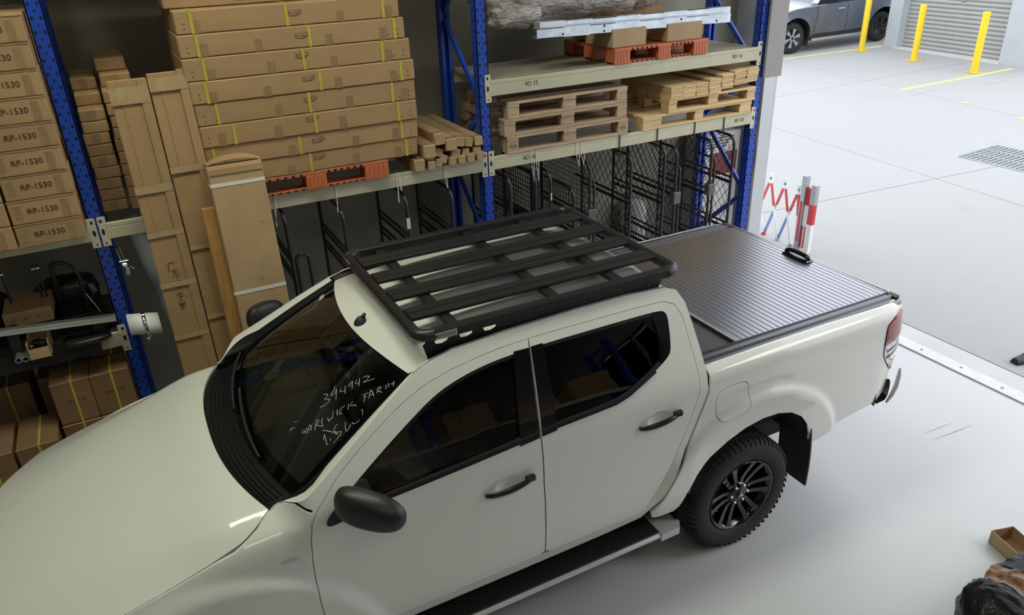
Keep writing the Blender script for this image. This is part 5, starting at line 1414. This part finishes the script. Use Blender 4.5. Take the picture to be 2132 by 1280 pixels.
# ================================================================== low shelf at the left: dark spare parts, strapped cartons on the floor
ZS = 1.187
sh = obj('shelf_board', MB().b2((-5.7, YF+.03, ZS-.018), (XA-.06, YR-.03, ZS)), pm('shelf_dark', (.05, .045, .04), .7)); tag(sh, 'dark shelf board on the low cream beams at the left', 'shelf board')
BLK = pm('satin_black_parts', (.012, .012, .013), .35, spec=.5)
# strapped cartons
def strapped(label, x0, x1, y0, y1, z0, z1):
    t = carton('strapped_small_carton', label, x0, x1, y0, y1, z0, z1, pm('shaded_kraft_card', (.24, .135, .065), .8, var=.15, rnd=.1), 'small cartons with yellow straps on the floor')  # card colour darkened to stand for the shade under the low shelf
    c = (x0+x1)/2+.01; obj('strap', MB().b2((c-.007, y0-.003, z0+.002), (c+.007, y0-.0005, z1+.001)).b2((c-.007, y0-.003, z1-.0005), (c+.007, y1, z1+.0015)), STRAP_Y, t)
    obj('lid_edge', MB().b2((x0, y0-.002, z1-.006), (x1, y0+.006, z1-.001)), CARD, t)
    text('lettering', 'MN-86 FR', .028, INK_R, t, (c, y0-.0016, (z0+z1)/2+.01))
    return t
h = .315
for r, (x0, x1) in enumerate(((-3.392, -3.152), (-3.63, -3.395), (-3.90, -3.655), (-4.17, -3.92))):
    for k in range(3):
        pos = ['rightmost', 'second from the right', 'third from the right', 'fourth from the right'][r]
        if r < 2 or k < 2:
            yy = 1.66+.012*k if r < 2 else 1.52+.01*k
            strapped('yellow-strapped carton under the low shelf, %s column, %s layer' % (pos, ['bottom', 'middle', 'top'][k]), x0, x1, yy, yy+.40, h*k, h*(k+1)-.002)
for r, x0 in enumerate((-3.46, -3.80, -4.14)):
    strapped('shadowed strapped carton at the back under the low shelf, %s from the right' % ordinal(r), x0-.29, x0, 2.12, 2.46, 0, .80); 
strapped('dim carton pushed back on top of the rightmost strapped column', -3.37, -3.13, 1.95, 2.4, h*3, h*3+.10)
# aluminium channel across the front
a, b = at(-60, 700, y=1.66), at(241, 660, y=1.66)
t = thing('aluminium_bar', 'long aluminium channel lying across the front of the dark shelf', 'bar', (a.x, 1.66, ZS))
obj('bar_body', MB().bar(a, b, .05, .036).bar(a+Vector((0, -.026, .012)), b+Vector((0, -.026, .012)), .004, .008).bar(a+Vector((0, -.026, -.012)), b+Vector((0, -.026, -.012)), .004, .008), ALU, t)
for s_ in (.25, .85):
    p = a.lerp(b, s_); obj('bar_rest', MB().b2((p.x-.03, 1.70, ZS), (p.x+.03, 1.79, p.z-.018)), BLK, t)
    obj('bar_arm', MB().bar((p.x, 1.66, p.z-.022), (p.x, 1.79, p.z-.022), .03, .008), BLK, t)
# brown carton on the shelf
c0, c1 = at(8, 668, y=1.82), at(104, 632, y=1.82)
t = carton('shelf_carton', 'brown carton with punched holes among the dark parts on the low shelf', c0.x, c1.x, 1.80, 2.10, ZS+.16, ZS+.16+.10, CARD_D)
obj('stand', MB().b2((c0.x+.02, 1.86, ZS), (c1.x-.02, 2.05, ZS+.16)), BLK, t)
for k in range(3): obj('punched_hole', MB().prism([(c0.x+.05+.07*k+.008*math.cos(q), 1.7992, ZS+.205+.006*math.sin(q)) for q in [2*PI*i/8 for i in range(8)]], (0, .0006, 0)), INK_R, t)
# open carton of fittings hanging over the shelf edge
c0, c1 = at(66, 752, y=1.60), at(104, 740, y=1.60); x0, x1 = c0.x, c1.x+.01
t = thing('open_carton', 'small open carton of black fittings at the shelf front', 'carton', ((x0+x1)/2, 1.72, ZS))
z0 = ZS+.001
obj('wall_panel', MB().b2((x0, 1.60, z0), (x1, 1.604, z0+.075)), CARD_L, t); obj('wall_panel', MB().b2((x0, 1.84, z0), (x1, 1.844, z0+.10)), CARD_L, t)
obj('wall_panel', MB().b2((x0-.002, 1.60, z0), (x0+.002, 1.844, z0+.11)), CARD_L, t); obj('wall_panel', MB().b2((x1-.002, 1.60, z0), (x1+.002, 1.844, z0+.11)), CARD_L, t)
obj('base_panel', MB().b2((x0, 1.60, z0), (x1, 1.844, z0+.004)), CARD_L, t)
for k in range(5): solo('black_fitting', MB().box((x0+.02+.018*k, 1.66+.03*(k % 3), z0+.05+.008*(k % 2)), (.03, .05, .07), Matrix.Rotation(.4*k, 3, 'Z'), .008), BLK, 'black fitting standing in the small open carton, %s from the left' % ordinal(k), 'fitting', 'black fittings in the open carton')
# aluminium tubes with oval ends
for k, u in enumerate((34, 50)):
    p = at(u, 738, y=1.60)
    rows = [[Vector((p.x+.020*math.cos(q), y, ZS+.022+.018*math.sin(q)+.02*(y-1.60))) for q in [2*PI*i/14 for i in range(15)]] for y in (1.60, 2.2)]
    rows2 = [[Vector((p.x+.016*math.cos(q), y, ZS+.022+.014*math.sin(q)+.02*(y-1.60))) for q in [2*PI*i/14 for i in range(15)]] for y in (1.60, 2.2)]
    solo('oval_tube', MB().grid(rows).grid(rows2, flip=True).grid([rows[0], rows2[0]]), ALU, 'grey aluminium oval tube lying end-on beside the open carton, %s' % ['left one', 'right one'][k], 'tube')
# black parts: hoop, tray, basket, sacks, bolts
t = thing('black_hoop', 'black bent tube hoop standing on the dark shelf', 'tube', (-3.45, 2.05, ZS))
obj('hoop_tube', MB().tube([at(105, 550, y=2.0), at(130, 547, y=2.0), at(150, 556, y=2.0), at(165, 575, y=2.0), at(172, 600, y=2.0), Vector((at(174, 620, y=2.0).x, 2.0, ZS+.01))], .014, 8), BLACK_TUBE, t)
obj('hoop_foot', MB().tube([at(105, 550, y=2.0), Vector((at(103, 580, y=2.0).x, 2.05, ZS+.012))], .014, 8), BLACK_TUBE, t)
p, q = at(128, 646, y=1.9), at(192, 622, y=1.9)
t = thing('wire_basket', 'dark wire basket tray on the low shelf', 'basket', ((p.x+q.x)/2, 2.0, ZS))
mb = MB()
for k in range(9): xx = p.x+(q.x-p.x)*k/8; mb.tube([(xx, 1.86, ZS+.10), (xx, 2.2, ZS+.10)], .003, 5)
for k in range(6): yy = 1.86+.34*k/5; mb.tube([(p.x, yy, ZS+.10), (q.x, yy, ZS+.10)], .003, 5)
o = obj('wire_grid', mb, pm('dull_wire', (.10, .10, .10), .4, metal=.6), t)
obj('basket_side', MB().b2((p.x, 1.86, ZS), (q.x, 1.866, ZS+.10)), BLK, t); obj('basket_side', MB().b2((p.x, 2.194, ZS), (q.x, 2.2, ZS+.10)), BLK, t)
def lump(name, label, c, r, seed, mat=BLK, cat='part'):
    mbl = lumpy((c[0], c[1], c[2]+r[2]*1.02), r, seed, .10, 16, 22); return solo(name, mbl, mat, label, cat)
lump('black_moulding', 'large black moulded part at the back of the low shelf near the left edge', (-4.0, 2.15, ZS), (.26, .16, .15), 1.)
lump('black_moulding', 'black moulded part at the back of the low shelf behind the hoop', (-3.42, 2.30, ZS), (.20, .12, .13), 2.)
lump('black_moulding', 'black moulded part lying low beside the blue post on the shelf', (-3.235, 1.92, ZS), (.075, .13, .06), 4.)
lump('black_moulding', 'flat black tray part on the shelf front left of the blue post', (-3.33, 1.70, ZS), (.14, .09, .028), 5.)
for k, (u, v) in enumerate(((68, 560), (78, 558), (2, 572))):
    p = at(u, v, y=1.98); t = thing('bolted_bracket', 'upright black bracket with a bright bolt head, %s from the left' % ['second', 'third', 'first'][k], 'bracket', (p.x, 1.99, ZS))
    obj('bracket_strip', MB().b2((p.x-.006, 1.985, ZS), (p.x+.006, 1.991, p.z+.02)), BLK, t)
    obj('bolt_head', MB().lathe([(0, -.016), (.012, -.014), (.015, -.004), (.015, .004), (0, .004)], 12, 'y', (p.x, 1.981, p.z)), BRIGHT, t)
p = at(192, 598, y=1.9); solo('grey_sleeve', MB().tube([p+Vector((-.01, 0, .03)), p, p+Vector((.012, 0, -.03))], [.012, .018, .014], 10), pm('grey_sleeve', (.14, .14, .13), .5), 'small grey sleeve beside the blue post above the low shelf', 'fitting')
a, b = at(178, 610, y=1.9), at(206, 644, y=1.88); solo('thin_rod', MB().tube([a, b, Vector((b.x+.01, 1.88, ZS+.004))], .005, 6), ALU, 'thin silver rod standing slanted on the low shelf', 'rod')
# white pipe with a hose clamp on the post
y = 1.655; a, b = at(268, 676, y=y), at(334, 671, y=y); r_ = .072
t = thing('white_pipe', 'short white plastic pipe with a metal hose clamp on the blue post', 'pipe', (a.x, y, a.z-r_))
d = (b-a).normalized(); n = 28; u_ = Vector((0, 0, 1)); v_ = Vector((0, 1, 0))
def ringp(p, r): return [p+u_*(r*math.cos(2*PI*k/n))+v_*(r*math.sin(2*PI*k/n)) for k in range(n+1)]
obj('pipe_wall', MB().grid([ringp(a, r_-.005), ringp(a, r_), ringp(b, r_), ringp(b, r_-.005), ringp(a, r_-.005)]), WHITE_PL, t)
m = a.lerp(b, .52)
obj('hose_clamp', MB().grid([ringp(m-d*.012, r_+.001), ringp(m-d*.012, r_+.004), ringp(m+d*.012, r_+.004), ringp(m+d*.012, r_+.001)]), BRIGHT, t)
obj('clamp_screw', MB().lathe([(0, -.02), (.014, -.018), (.016, .0), (.012, .02), (0, .02)], 14, 'y', (m.x, y-.03, m.z-r_-.022)).box((m.x, y-.02, m.z-r_-.004), (.03, .05, .02), None, .004), BRIGHT, t)
obj('clamp_screw', MB().box((m.x, y-.02, m.z+r_+.006), (.022, .04, .012), None, .003), BRIGHT, t)
obj('hanger', MB().bar((m.x, y+.06, m.z), (m.x-.02, YF+.01, m.z), .03, .006), BRIGHT, t)
# ratchet and bracket hanging beside the post
y = 1.71; p = at(259, 548, y=y)
t = thing('ratchet_clamp', 'silver ratchet clamp with a blue tag hanging beside the blue post', 'clamp', (p.x, y, p.z-.1))
obj('clamp_plate', MB().box((p.x, y, p.z+.02), (.055, .03, .006), None, .001).box((p.x, y, p.z-.01), (.034, .028, .03), None, .006), BRIGHT, t)
obj('blue_tag', MB().box((p.x+.008, y-.01, p.z-.055), (.024, .008, .05), Matrix.Rotation(.1, 3, 'Y'), .003), pm('pale_blue_tag', (.20, .32, .48), .5), t)
obj('clamp_lever', MB().tube([(p.x+.03, y, p.z-.02), (p.x+.05, y, p.z-.05)], .007, 8), BRIGHT, t)
for dx in (-.014, .008): obj('hanging_wire', MB().tube([(p.x+dx, y, p.z+.02), (p.x+dx-.012, y, p.z+.11)], .0022, 6), ALU, t)
obj('hang_bar', MB().bar((p.x-.02, y, p.z+.11), (XA+.03, YF+.01, p.z+.12), .012, .012), BLK, t)
# pale roll leaning in the dark
a, b = at(283, 478, y=2.15), at(330, 580, y=2.05); d = (a-b).normalized()
b2 = b-d*((b.z)/d.z)*1.0
solo('pale_roll', MB().tube([Vector((b2.x, b2.y, 0.02)), a+d*.1], .062, 18), pm('pale_roll', (.30, .32, .33), .5), 'pale grey roll standing in the dark behind the tall cartons', 'roll')

# black rubber mat folded over the front of the low shelf
mt = [Vector((0, YF+.30, ZS+.004)), Vector((0, YF+.02, ZS+.004)), Vector((0, YF-.016, ZS+.004)), Vector((0, YF-.020, ZS-.004)), Vector((0, YF-.020, 1.115)), Vector((0, YF-.022, 1.068))]
rows = [[p+Vector((x, -.004*math.sin(7*x)*(k > 3), 0)) for k, p in enumerate(mt)] for x in [-5.6+2.33*i/30 for i in range(31)]]
rows2 = [[p+Vector((0, -.003 if k > 2 else 0, .003 if k <= 2 else 0)) for k, p in enumerate(r)] for r in rows]
solo('rubber_mat', MB().grid(rows).grid(rows2, flip=True), pm('rubber_mat', (.014, .018, .016), .6), 'black rubber mat hanging over the front of the low shelf', 'mat')
# ================================================================== the yard outside
for i, (b, t_) in enumerate((((1793, 106), (1806, -40)), ((1902, 126), (1919, 6)), ((2027, 151), (2052, 24)))):
    p = ground(*b); h = 1.24
    lb = ['yellow steel bollard in front of the dark parked car', 'yellow steel bollard left of the grey roller door', 'yellow steel bollard right of the grey roller door'][i]
    t = thing('bollard', lb, 'bollard', tuple(p), group='yellow bollards')
    obj('post', MB().lathe([(.074, .012), (.074, h-.02), (.068, h-.004), (.0, h)], 24, 'z', tuple(p)), YELLOW, t)
    obj('base_plate', MB().box((p.x, p.y, p.z+.006), (.26, .26, .012), Matrix.Rotation(-.15, 3, 'Z'), .003), YELLOW, t)
    for sx in (-1, 1):
        for sy in (-1, 1): obj('anchor_bolt', MB().lathe([(0, .03), (.012, .03), (.014, .012)], 8, 'z', (p.x+sx*.10, p.y+sy*.10, p.z)), STEEL, t)

# facade opposite: grey piers and a roller door
L0, L1 = ground(1876, 98), ground(2090, 130)
fd = (L1-L0); fd.z = 0; W_ = fd.length; fd.normalize(); fn = Vector((fd.y, -fd.x, 0))
if fn.x > 0: fn = -fn                                # faces the camera
ang = math.atan2(fd.y, fd.x)
def F(a, n_, z): return Vector((L0.x, L0.y, L0.z))+fd*a+fn*n_+Vector((0, 0, z))
def fbox(mb, a0, a1, n0, n1, z0, z1):
    return mb.add([F(a, n_, z) for a in (a0, a1) for n_ in (n0, n1) for z in (z0, z1)], [(0, 1, 3, 2), (4, 6, 7, 5), (0, 4, 5, 1), (2, 3, 7, 6), (0, 2, 6, 4), (1, 5, 7, 3)])
P0 = ground(1838, 97); pw = (L0-P0).length*.92
dr = struct('door_1', fbox(MB(), 0, W_, -.10, -.06, -.1, 4.2), SHUT)
npz = 42
s0 = None
for k in range(npz):
    z0 = .02+.098*k
    mb = MB(); prof = [(-.06, 0), (-.035, .012), (-.022, .045), (-.035, .080), (-.06, .092)]
    if s0 is None:
        s0 = obj('slat', mb.grid([[F(a, n_, z0+z) for (n_, z) in prof] for a in (0, W_)], smooth=True), SHUT, dr)
    else:
        c = s0.copy(); COL.objects.link(c); c.location = (0, 0, .098*k)
lk = F(W_*.52, -.02, 1.22)
obj('door_lock', MB().lathe([(0, -.03), (.03, -.03), (.035, 0)], 12, 'x', tuple(lk)).box(tuple(lk), (.02, .16, .02)), STEEL, dr)
struct('wall_1', fbox(MB(), -pw, 0, -1.2, .18, -.3, 5.5), GREYM)
struct('wall_2', fbox(MB(), W_, W_+1.4, -1.2, .18, -.3, 5.5), GREYM)
struct('wall_3', fbox(MB(), 0, W_, -1.2, -.10, 4.0, 5.5), GREYM)
struct('trim_7', fbox(MB(), -.05, W_+.05, -.1, .25, -.3, .015), pm('door_sill', (.58, .57, .54), .7))

# dark grey-blue car parked side-on beyond the piers
w1, w2 = ground(1647, 113), ground(1829, 86)
cd = w2-w1; cd.z = 0; WB = cd.length; cd.normalize(); cn = Vector((cd.y, -cd.x, 0))
CAR = thing('parked_car', 'dark grey-blue car parked in the yard behind a yellow bollard', 'car', tuple(w1))
def Q(a, n_, z): return w1+cd*a+cn*n_+Vector((0, 0, z+(w2.z-w1.z)*a/WB))     # a along the car from the front wheel, n_ towards the viewer
if cn.y > 0: cn = -cn
CARP = pm('car_paint', (.11, .125, .165), .3, coat=1., coat_rough=.03, metal=.3)
RW = .385
def carside(a, z, o):
    w = -.02+.05*math.exp(-((z-.75)/.35)**2)-.16*sst(1.05, 1.6, z)-.05*sst(.45, .3, z)
    for c in (0, WB): w += .035*sst(.62, .50, math.hypot(a-c, z-RW))
    return Q(a, w+o, z)
arcw = lambda c: [(c+.50*math.cos(q), RW+.50*math.sin(q)) for q in [PI-PI*k/16 for k in range(17)]]
low = [(-.75, .45), (-.50, .40)]+arcw(0)[1:-1]+[(.50, .40), (WB-.50, .40)]+arcw(WB)[1:-1]+[(WB+.50, .40), (WB+.9, .45)]
body_o = low+[(WB+1.0, .8), (WB+.98, 1.1), (WB+.5, 1.15), (1.0, 1.12), (.0, 1.08), (-.5, 1.0), (-.85, .85), (-.88, .6)]
obj('body_side', panel(body_o, [], carside, step=.09, flange=.03), CARP, CAR)
obj('bonnet', MB().grid([[Q(a, -.06-1.6*k/8, z+.05*math.sin(PI*k/8)) for a, z in ((-.84, .86), (-.5, 1.0), (0, 1.08), (.5, 1.11), (.75, 1.13))] for k in range(9)]), CARP, CAR)
obj('cabin_side', panel([(.65, 1.12), (WB+.9, 1.14), (WB+.75, 1.45), (WB+.2, 1.72), (1.4, 1.74), (1.15, 1.62)], [], carside, step=.1, flange=.03), GLOSSB, CAR)
obj('car_roof', MB().grid([[Q(a, -.22-1.3*k/6, z+.03*math.sin(PI*k/6)) for a, z in ((.6, 1.14), (1.15, 1.62), (1.4, 1.74), (WB+.2, 1.72), (WB+.75, 1.45), (WB+.95, 1.14))] for k in range(7)]), CARP, CAR)
obj('side_step', MB().add([Q(a, n_, z) for a in (.55, WB-.55) for n_ in (-.12, .05) for z in (.27, .33)], [(0, 1, 3, 2), (4, 6, 7, 5), (0, 4, 5, 1), (2, 3, 7, 6), (0, 2, 6, 4), (1, 5, 7, 3)]), ALU, CAR)
obj('sill', MB().add([Q(a, n_, z) for a in (.5, WB-.5) for n_ in (-.2, -.005) for z in (.34, .43)], [(0, 1, 3, 2), (4, 6, 7, 5), (0, 4, 5, 1), (2, 3, 7, 6), (0, 2, 6, 4), (1, 5, 7, 3)]), BLACK_PL, CAR)
obj('underbody', MB().add([Q(a, n_, z) for a in (-.7, WB+.9) for n_ in (-1.5, -.25) for z in (.28, .95)], [(0, 1, 3, 2), (4, 6, 7, 5), (0, 4, 5, 1), (2, 3, 7, 6), (0, 2, 6, 4), (1, 5, 7, 3)]), GAP, CAR)
for a_ in (.62, WB-.55): obj('shut_line', MB().tube([carside(a_+.08*(z-.5), z, .001) for z in (.46, .6, .8, 1.0, 1.1)], .006, 5), GAP, CAR)
obj('shut_line', MB().tube([carside(1.62, z, .001) for z in (.46, .6, .8, 1.0, 1.1)], .006, 5), GAP, CAR)
obj('door_handle', MB().tube([carside(1.30, .98, .02), carside(1.48, .985, .02)], .018, 8), BRIGHT, CAR)
for a_ in (0, WB):
    c = Q(a_, -.02, RW)
    def wp(r, q, n_): return c+cd*(r*math.cos(q))+Vector((0, 0, r*math.sin(q)))+cn*n_
    def lat(prof, n=32): return MB().grid([[wp(r, 2*PI*k/n, h_) for k in range(n+1)] for r, h_ in prof])
    wv = obj('wheel', lat([(.23, -.2), (.30, -.22), (.375, -.2), (RW, -.12), (RW, -.06), (.37, -.01), (.30, .012), (.245, 0)]), RUBBER, CAR)
    obj('rim', lat([(.245, 0), (.238, -.01), (.225, -.09), (0, -.09)]), pm('rim_dark', (.03, .03, .033), .4), wv)  # dark barrel and back disc behind the spokes
    rim = pm('alloy_silver', (.38, .39, .41), .3, metal=.5) if a_ == 0 else GLOSSB
    for k in range(6):
        q = 2*PI*k/6+.3
        obj('spoke', MB().grid([[wp(.04, q-.6, -.005), wp(.14, q-.20, -.01), wp(.238, q-.24, -.004)], [wp(.04, q, -.002), wp(.14, q, -.006), wp(.238, q, -.002)], [wp(.04, q+.6, -.005), wp(.14, q+.20, -.01), wp(.238, q+.24, -.004)]], smooth=False), rim, wv)
    obj('arch_liner', MB().grid([[Q(a_+x-a_, n_, z) for x, z in arcw(a_)] for n_ in (-.6, .0)]), GAP, CAR)
    obj('arch_back', MB().add([Q(x, -.55, z) for x, z in arcw(a_)], [tuple(range(17))]), GAP, CAR)
obj('mudflap', MB().add([Q(a, n_, z) for a in (.47, .49) for n_ in (-.25, 0) for z in (.15, .6)], [(0, 1, 3, 2), (4, 6, 7, 5), (0, 4, 5, 1), (2, 3, 7, 6), (0, 2, 6, 4), (1, 5, 7, 3)]), BLACK_PL, CAR)

# folding barrier, red and white, outside the doorway
RED = pm('barrier_red', (.55, .03, .035), .45); WHT = pm('barrier_white', (.78, .78, .78), .45); BLU = pm('barrier_blue', (.16, .24, .48), .45); GAL = pm('barrier_grey', (.40, .41, .42), .45, metal=.4)  # blue is for the lower part of the rising bars
xb_ = 3.95
def bp_(u, v): return at(u, v, x=xb_)
J = lambda u, v: (1540+u/5.563, 330+v/5.563)
BAR = thing('folding_barrier', 'red and white folding lattice barrier standing outside the doorway', 'barrier', (xb_, 2.3, .02))
def flat(a, b, mat, dx=0., w=.032, name='lattice_bar'):
    obj(name, MB().bar(Vector(a)+Vector((dx, 0, 0)), Vector(b)+Vector((dx, 0, 0)), w, .010, (1, 0, 0)), mat, BAR)
tops = [J(210, 150), J(370, 210), J(535, 275), J(695, 345), J(760, 415)]; feet = [J(120, 820), J(272, 900), J(430, 965), J(582, 1040), J(650, 1060)]
tops = [bp_(*q) for q in tops]; feet = [bp_(*q) for q in feet]
for k in range(len(feet)):
    feet[k].z = max(feet[k].z, .03)
dirn = (tops[1]-tops[0]); tops.insert(0, tops[0]-dirn); feet.insert(0, feet[0]-(feet[1]-feet[0]))
for k in range(1, 5):
    # bars falling to the right: top k to foot k (red upper, white lower); bars rising: foot k-1 to top k
    a, b = tops[k], feet[k+1] if k+1 < len(feet) else feet[k]
    t_, f_ = tops[k], feet[k] if k < len(feet) else feet[-1]
    b = feet[min(k+1, len(feet)-1)]; m_ = a.lerp(b, .46)
    flat(a.lerp(b, .10), m_, RED, -.008); flat(m_, b, WHT, -.008); flat(a, a.lerp(b, .10), WHT, -.008)
    a2, b2_ = tops[k], feet[k-1]; m2 = a2.lerp(b2_, .50)
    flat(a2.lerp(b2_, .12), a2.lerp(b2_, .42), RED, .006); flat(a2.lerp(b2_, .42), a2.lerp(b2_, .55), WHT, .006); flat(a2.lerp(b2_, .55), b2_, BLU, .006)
    obj('rivet', MB().lathe([(0, -.012), (.012, -.010), (.014, .0), (0, .012)], 10, 'x', (xb_-.016, a.y, a.z-.01)), STEEL, BAR)
    obj('top_cap', MB().bar(a+Vector((0, 0, -.03)), a+Vector((0, 0, .045)), .034, .026, (1, 0, 0)), WHT, BAR)
for k in range(1, len(feet)): obj('foot', MB().box(feet[k]+Vector((0, 0, .0)), (.05, .045, .05), None, .01), RED if k < 3 else GAL, BAR)
e0, e1 = bp_(*J(700, 1060)), bp_(*J(770, 1120)); h0, h1 = bp_(*J(810, 205)), bp_(*J(910, 310))
zf = .022
def pst(u0, v0, u1, w, d, z_top_px):
    pb = bp_(*J(u0, v0)); tp = bp_(*J(u1, z_top_px)); return Vector((xb_, pb.y, zf)), Vector((xb_, pb.y, tp.z))
a = Vector((xb_, bp_(*J(660, 1050)).y, zf)); tz = bp_(*J(800, 205)).z
obj('end_post', MB().bar(a, Vector((xb_, a.y, tz)), .06, .06, (1, 0, 0)), GAL, BAR)
obj('end_post_face', MB().bar(a+Vector((-.031, .0, .1)), Vector((xb_-.031, a.y, tz-.3)), .03, .002, (1, 0, 0)), RED, BAR)
b = Vector((xb_-.02, bp_(*J(780, 1110)).y, zf)); tz2 = bp_(*J(905, 310)).z
zr1, zr0 = bp_(*J(860, 530)).z, bp_(*J(835, 760)).z
for z0, z1, m_ in ((zf, zr0, WHT), (zr0, zr1, RED), (zr1, tz2, GAL)): obj('end_post', MB().bar((b.x, b.y, z0), (b.x, b.y, z1), .07, .05, (1, 0, 0)), m_, BAR)
for k in range(6):
    y = a.y+(b.y-a.y)*(k+1)/7; zt_ = tz+(tz2-tz)*(k+1)/7-.10
    for z0, z1, m_ in ((zf+.03, zf+.30, RED if k % 2 else WHT), (zf+.30, zf+.55, WHT), (zf+.55, zt_, RED)):
        obj('folded_bar', MB().bar((xb_, y, z0), (xb_, y, z1), .012, .034, (1, 0, 0)), m_, BAR)

# shoe of somebody standing just outside the frame
p = ground(2122, 754); SH = thing('shoe', 'dark shoe at the right picture edge just outside the doorway', 'shoe', tuple(p))
rows = []
for i in range(15):
    s_ = i/14; L = .27*s_; w = .040*math.sin(PI*min(1, .12+.80*s_))**.5+.006; hgt = .035+.055*sst(.35, .85, s_)
    ang_ = -.12
    row = []
    for k in range(13):
        q = PI*k/12; row.append(p+Matrix.Rotation(ang_, 3, 'Z') @ Vector((L*.9-.06, w*math.cos(q)-.25*L*0, .018+hgt*math.sin(q)**.7)))
    rows.append(row)
obj('upper', MB().grid(rows).add(rows[0], [tuple(range(13))]).add(rows[-1], [tuple(range(13))]), pm('shoe_navy', (.02, .022, .035), .6), SH)
sole = [p+Matrix.Rotation(-.12, 3, 'Z') @ Vector((.27*s_*.9-.065, sg*(.044*math.sin(PI*min(1, .12+.80*s_))**.5+.008), 0)) for sg, rng in ((1, range(15)), (-1, range(14, -1, -1))) for s_ in [i/14 for i in rng]]
obj('sole', MB().prism(sole, (0, 0, .02)), BLACK_PL, SH)
# ================================================================== right foreground
# open carton on the floor
o0 = at(2057, 1128, z=0); o1 = at(2103, 1168, z=0); ex_ = (o1-o0).normalized()
cB = at(2104, 1079, z=.10); cA = at(2062, 1090, z=.10)
Lx, Wy, Hh = .30, .17, .095
ax = Vector((at(2132, 1198, z=0)-o0)); ax.z = 0; ax.normalize(); ay = Vector((-ax.y, ax.x, 0))
if ay.y < 0 and abs(ay.y) > abs(ay.x): ay = -ay
if (cB-cA).dot(ay) < 0: ay = -ay
Wy = max(.12, min(.3, (cB-cA).dot(ay)))
BX = thing('open_carton', 'open empty brown carton on the floor at the right edge', 'carton', tuple(o0))
def bxp(a, b, z): return o0+ax*a+ay*b+Vector((0, 0, z))
def wall(a0, a1, b0, b1, z0, z1, mat, name='wall_panel'):
    obj(name, MB().add([bxp(a, b, z) for a in (a0, a1) for b in (b0, b1) for z in (z0, z1)], [(0, 1, 3, 2), (4, 6, 7, 5), (0, 4, 5, 1), (2, 3, 7, 6), (0, 2, 6, 4), (1, 5, 7, 3)]), mat, BX)
wall(0, Lx, 0, .004, .001, Hh, CARD_L); wall(0, Lx, Wy-.004, Wy, .001, Hh, CARD_IN); wall(0, .004, 0, Wy, .001, Hh, CARD_IN); wall(Lx-.004, Lx, 0, Wy, .001, Hh, CARD_IN); wall(0, Lx, 0, Wy, .001, .005, CARD_IN, 'base_panel')
# black film-wrapped bundle with printed tape
def black_film():
    m = bpy.data.materials.new('black_film'); m.use_nodes = True; n = m.node_tree.nodes; l = m.node_tree.links; b = n['Principled BSDF']
    b.inputs['Base Color'].default_value = (.012, .014, .014, 1); b.inputs['Roughness'].default_value = .14; b.inputs['Specular IOR Level'].default_value = .12; b.inputs['Coat Weight'].default_value = .0
    tc = n.new('ShaderNodeTexCoord'); mp = n.new('ShaderNodeMapping'); mp.inputs['Scale'].default_value = (6, 14, 14); mp.inputs['Rotation'].default_value = (.2, .3, .5); l.new(tc.outputs['Object'], mp.inputs['Vector'])
    nz = n.new('ShaderNodeTexNoise'); nz.inputs['Scale'].default_value = 2.2; nz.inputs['Detail'].default_value = 7; nz.inputs['Distortion'].default_value = 2; l.new(mp.outputs['Vector'], nz.inputs['Vector'])
    bp = n.new('ShaderNodeBump'); bp.inputs['Strength'].default_value = .5; bp.inputs['Distance'].default_value = .008; l.new(nz.outputs['Fac'], bp.inputs['Height']); l.new(bp.outputs['Normal'], b.inputs['Normal'])
    return m
BF = black_film()
q0, q1 = at(1965, 1262, z=.22), at(2132, 1150, z=.30)
bd_ = Vector((q1.x-q0.x, q1.y-q0.y, 0)); bd_.normalize(); bn_ = Vector((bd_.y, -bd_.x, 0))
WR = thing('black_bundle', 'parcel wrapped in shiny black film with brown printed tape at the lower right corner', 'parcel', (q0.x+.4, q0.y-.25, 0))
def bump_pt(s_, ph, off=0.):
    L = 1.05; r0 = .22*(1-.85*max(0, 1-s_*4)**3)*(1-.12*math.exp(-((s_-.30)/.05)**2))
    c = q0+bd_*(s_*L-.02)+bn_*.20; r = r0*(1+.09*mnoise.noise(Vector((s_*6, math.cos(ph)*2, math.sin(ph)*2)))+.10*abs(mnoise.noise(Vector((s_*11+4, math.cos(ph)*3.2+s_*5, math.sin(ph)*3.2))))+.05*abs(mnoise.noise(Vector((s_*30, math.cos(ph)*7-s_*9, math.sin(ph)*7)))))+off
    p = c+bn_*(-r*math.copysign(abs(math.cos(ph))**.8, math.cos(ph)))+Vector((0, 0, 0)); p.z = .185+.78*r*math.copysign(abs(math.sin(ph))**.8, math.sin(ph)); return p
rows = [[bump_pt(i/110, 2*PI*k/96) for k in range(97)] for i in range(111)]
mbw = MB().grid(rows)
zmin = min(v[2] for v in mbw.v); mbw.v = [(v[0], v[1], v[2]-zmin+.001) for v in mbw.v]; DZ = -zmin+.001
obj('film_wrap', mbw, BF, WR)
rows = [[bump_pt(s_, ph, .004)+Vector((0, 0, DZ)) for ph in [2*PI*k/72 for k in range(73)]] for s_ in [.28+.012*q for q in range(11)]]
tape_o = obj('printed_tape', MB().grid(rows), pm('printed_brown_tape', (.23, .115, .045), .3, var=.2, scale=20, bump=.4, bscale=40), WR)
for k, ch in enumerate('FRAGILE'):
    ph = .95+.22*k; p = bump_pt(.34, ph, .010)+Vector((0, 0, DZ)); pr = bump_pt(.34, ph+.05, .006)-bump_pt(.34, ph-.05, .006)
    text('tape_print', ch, .07, INK_R, tape_o, p, right=tuple(pr), upv=tuple(-bd_ if False else bd_))
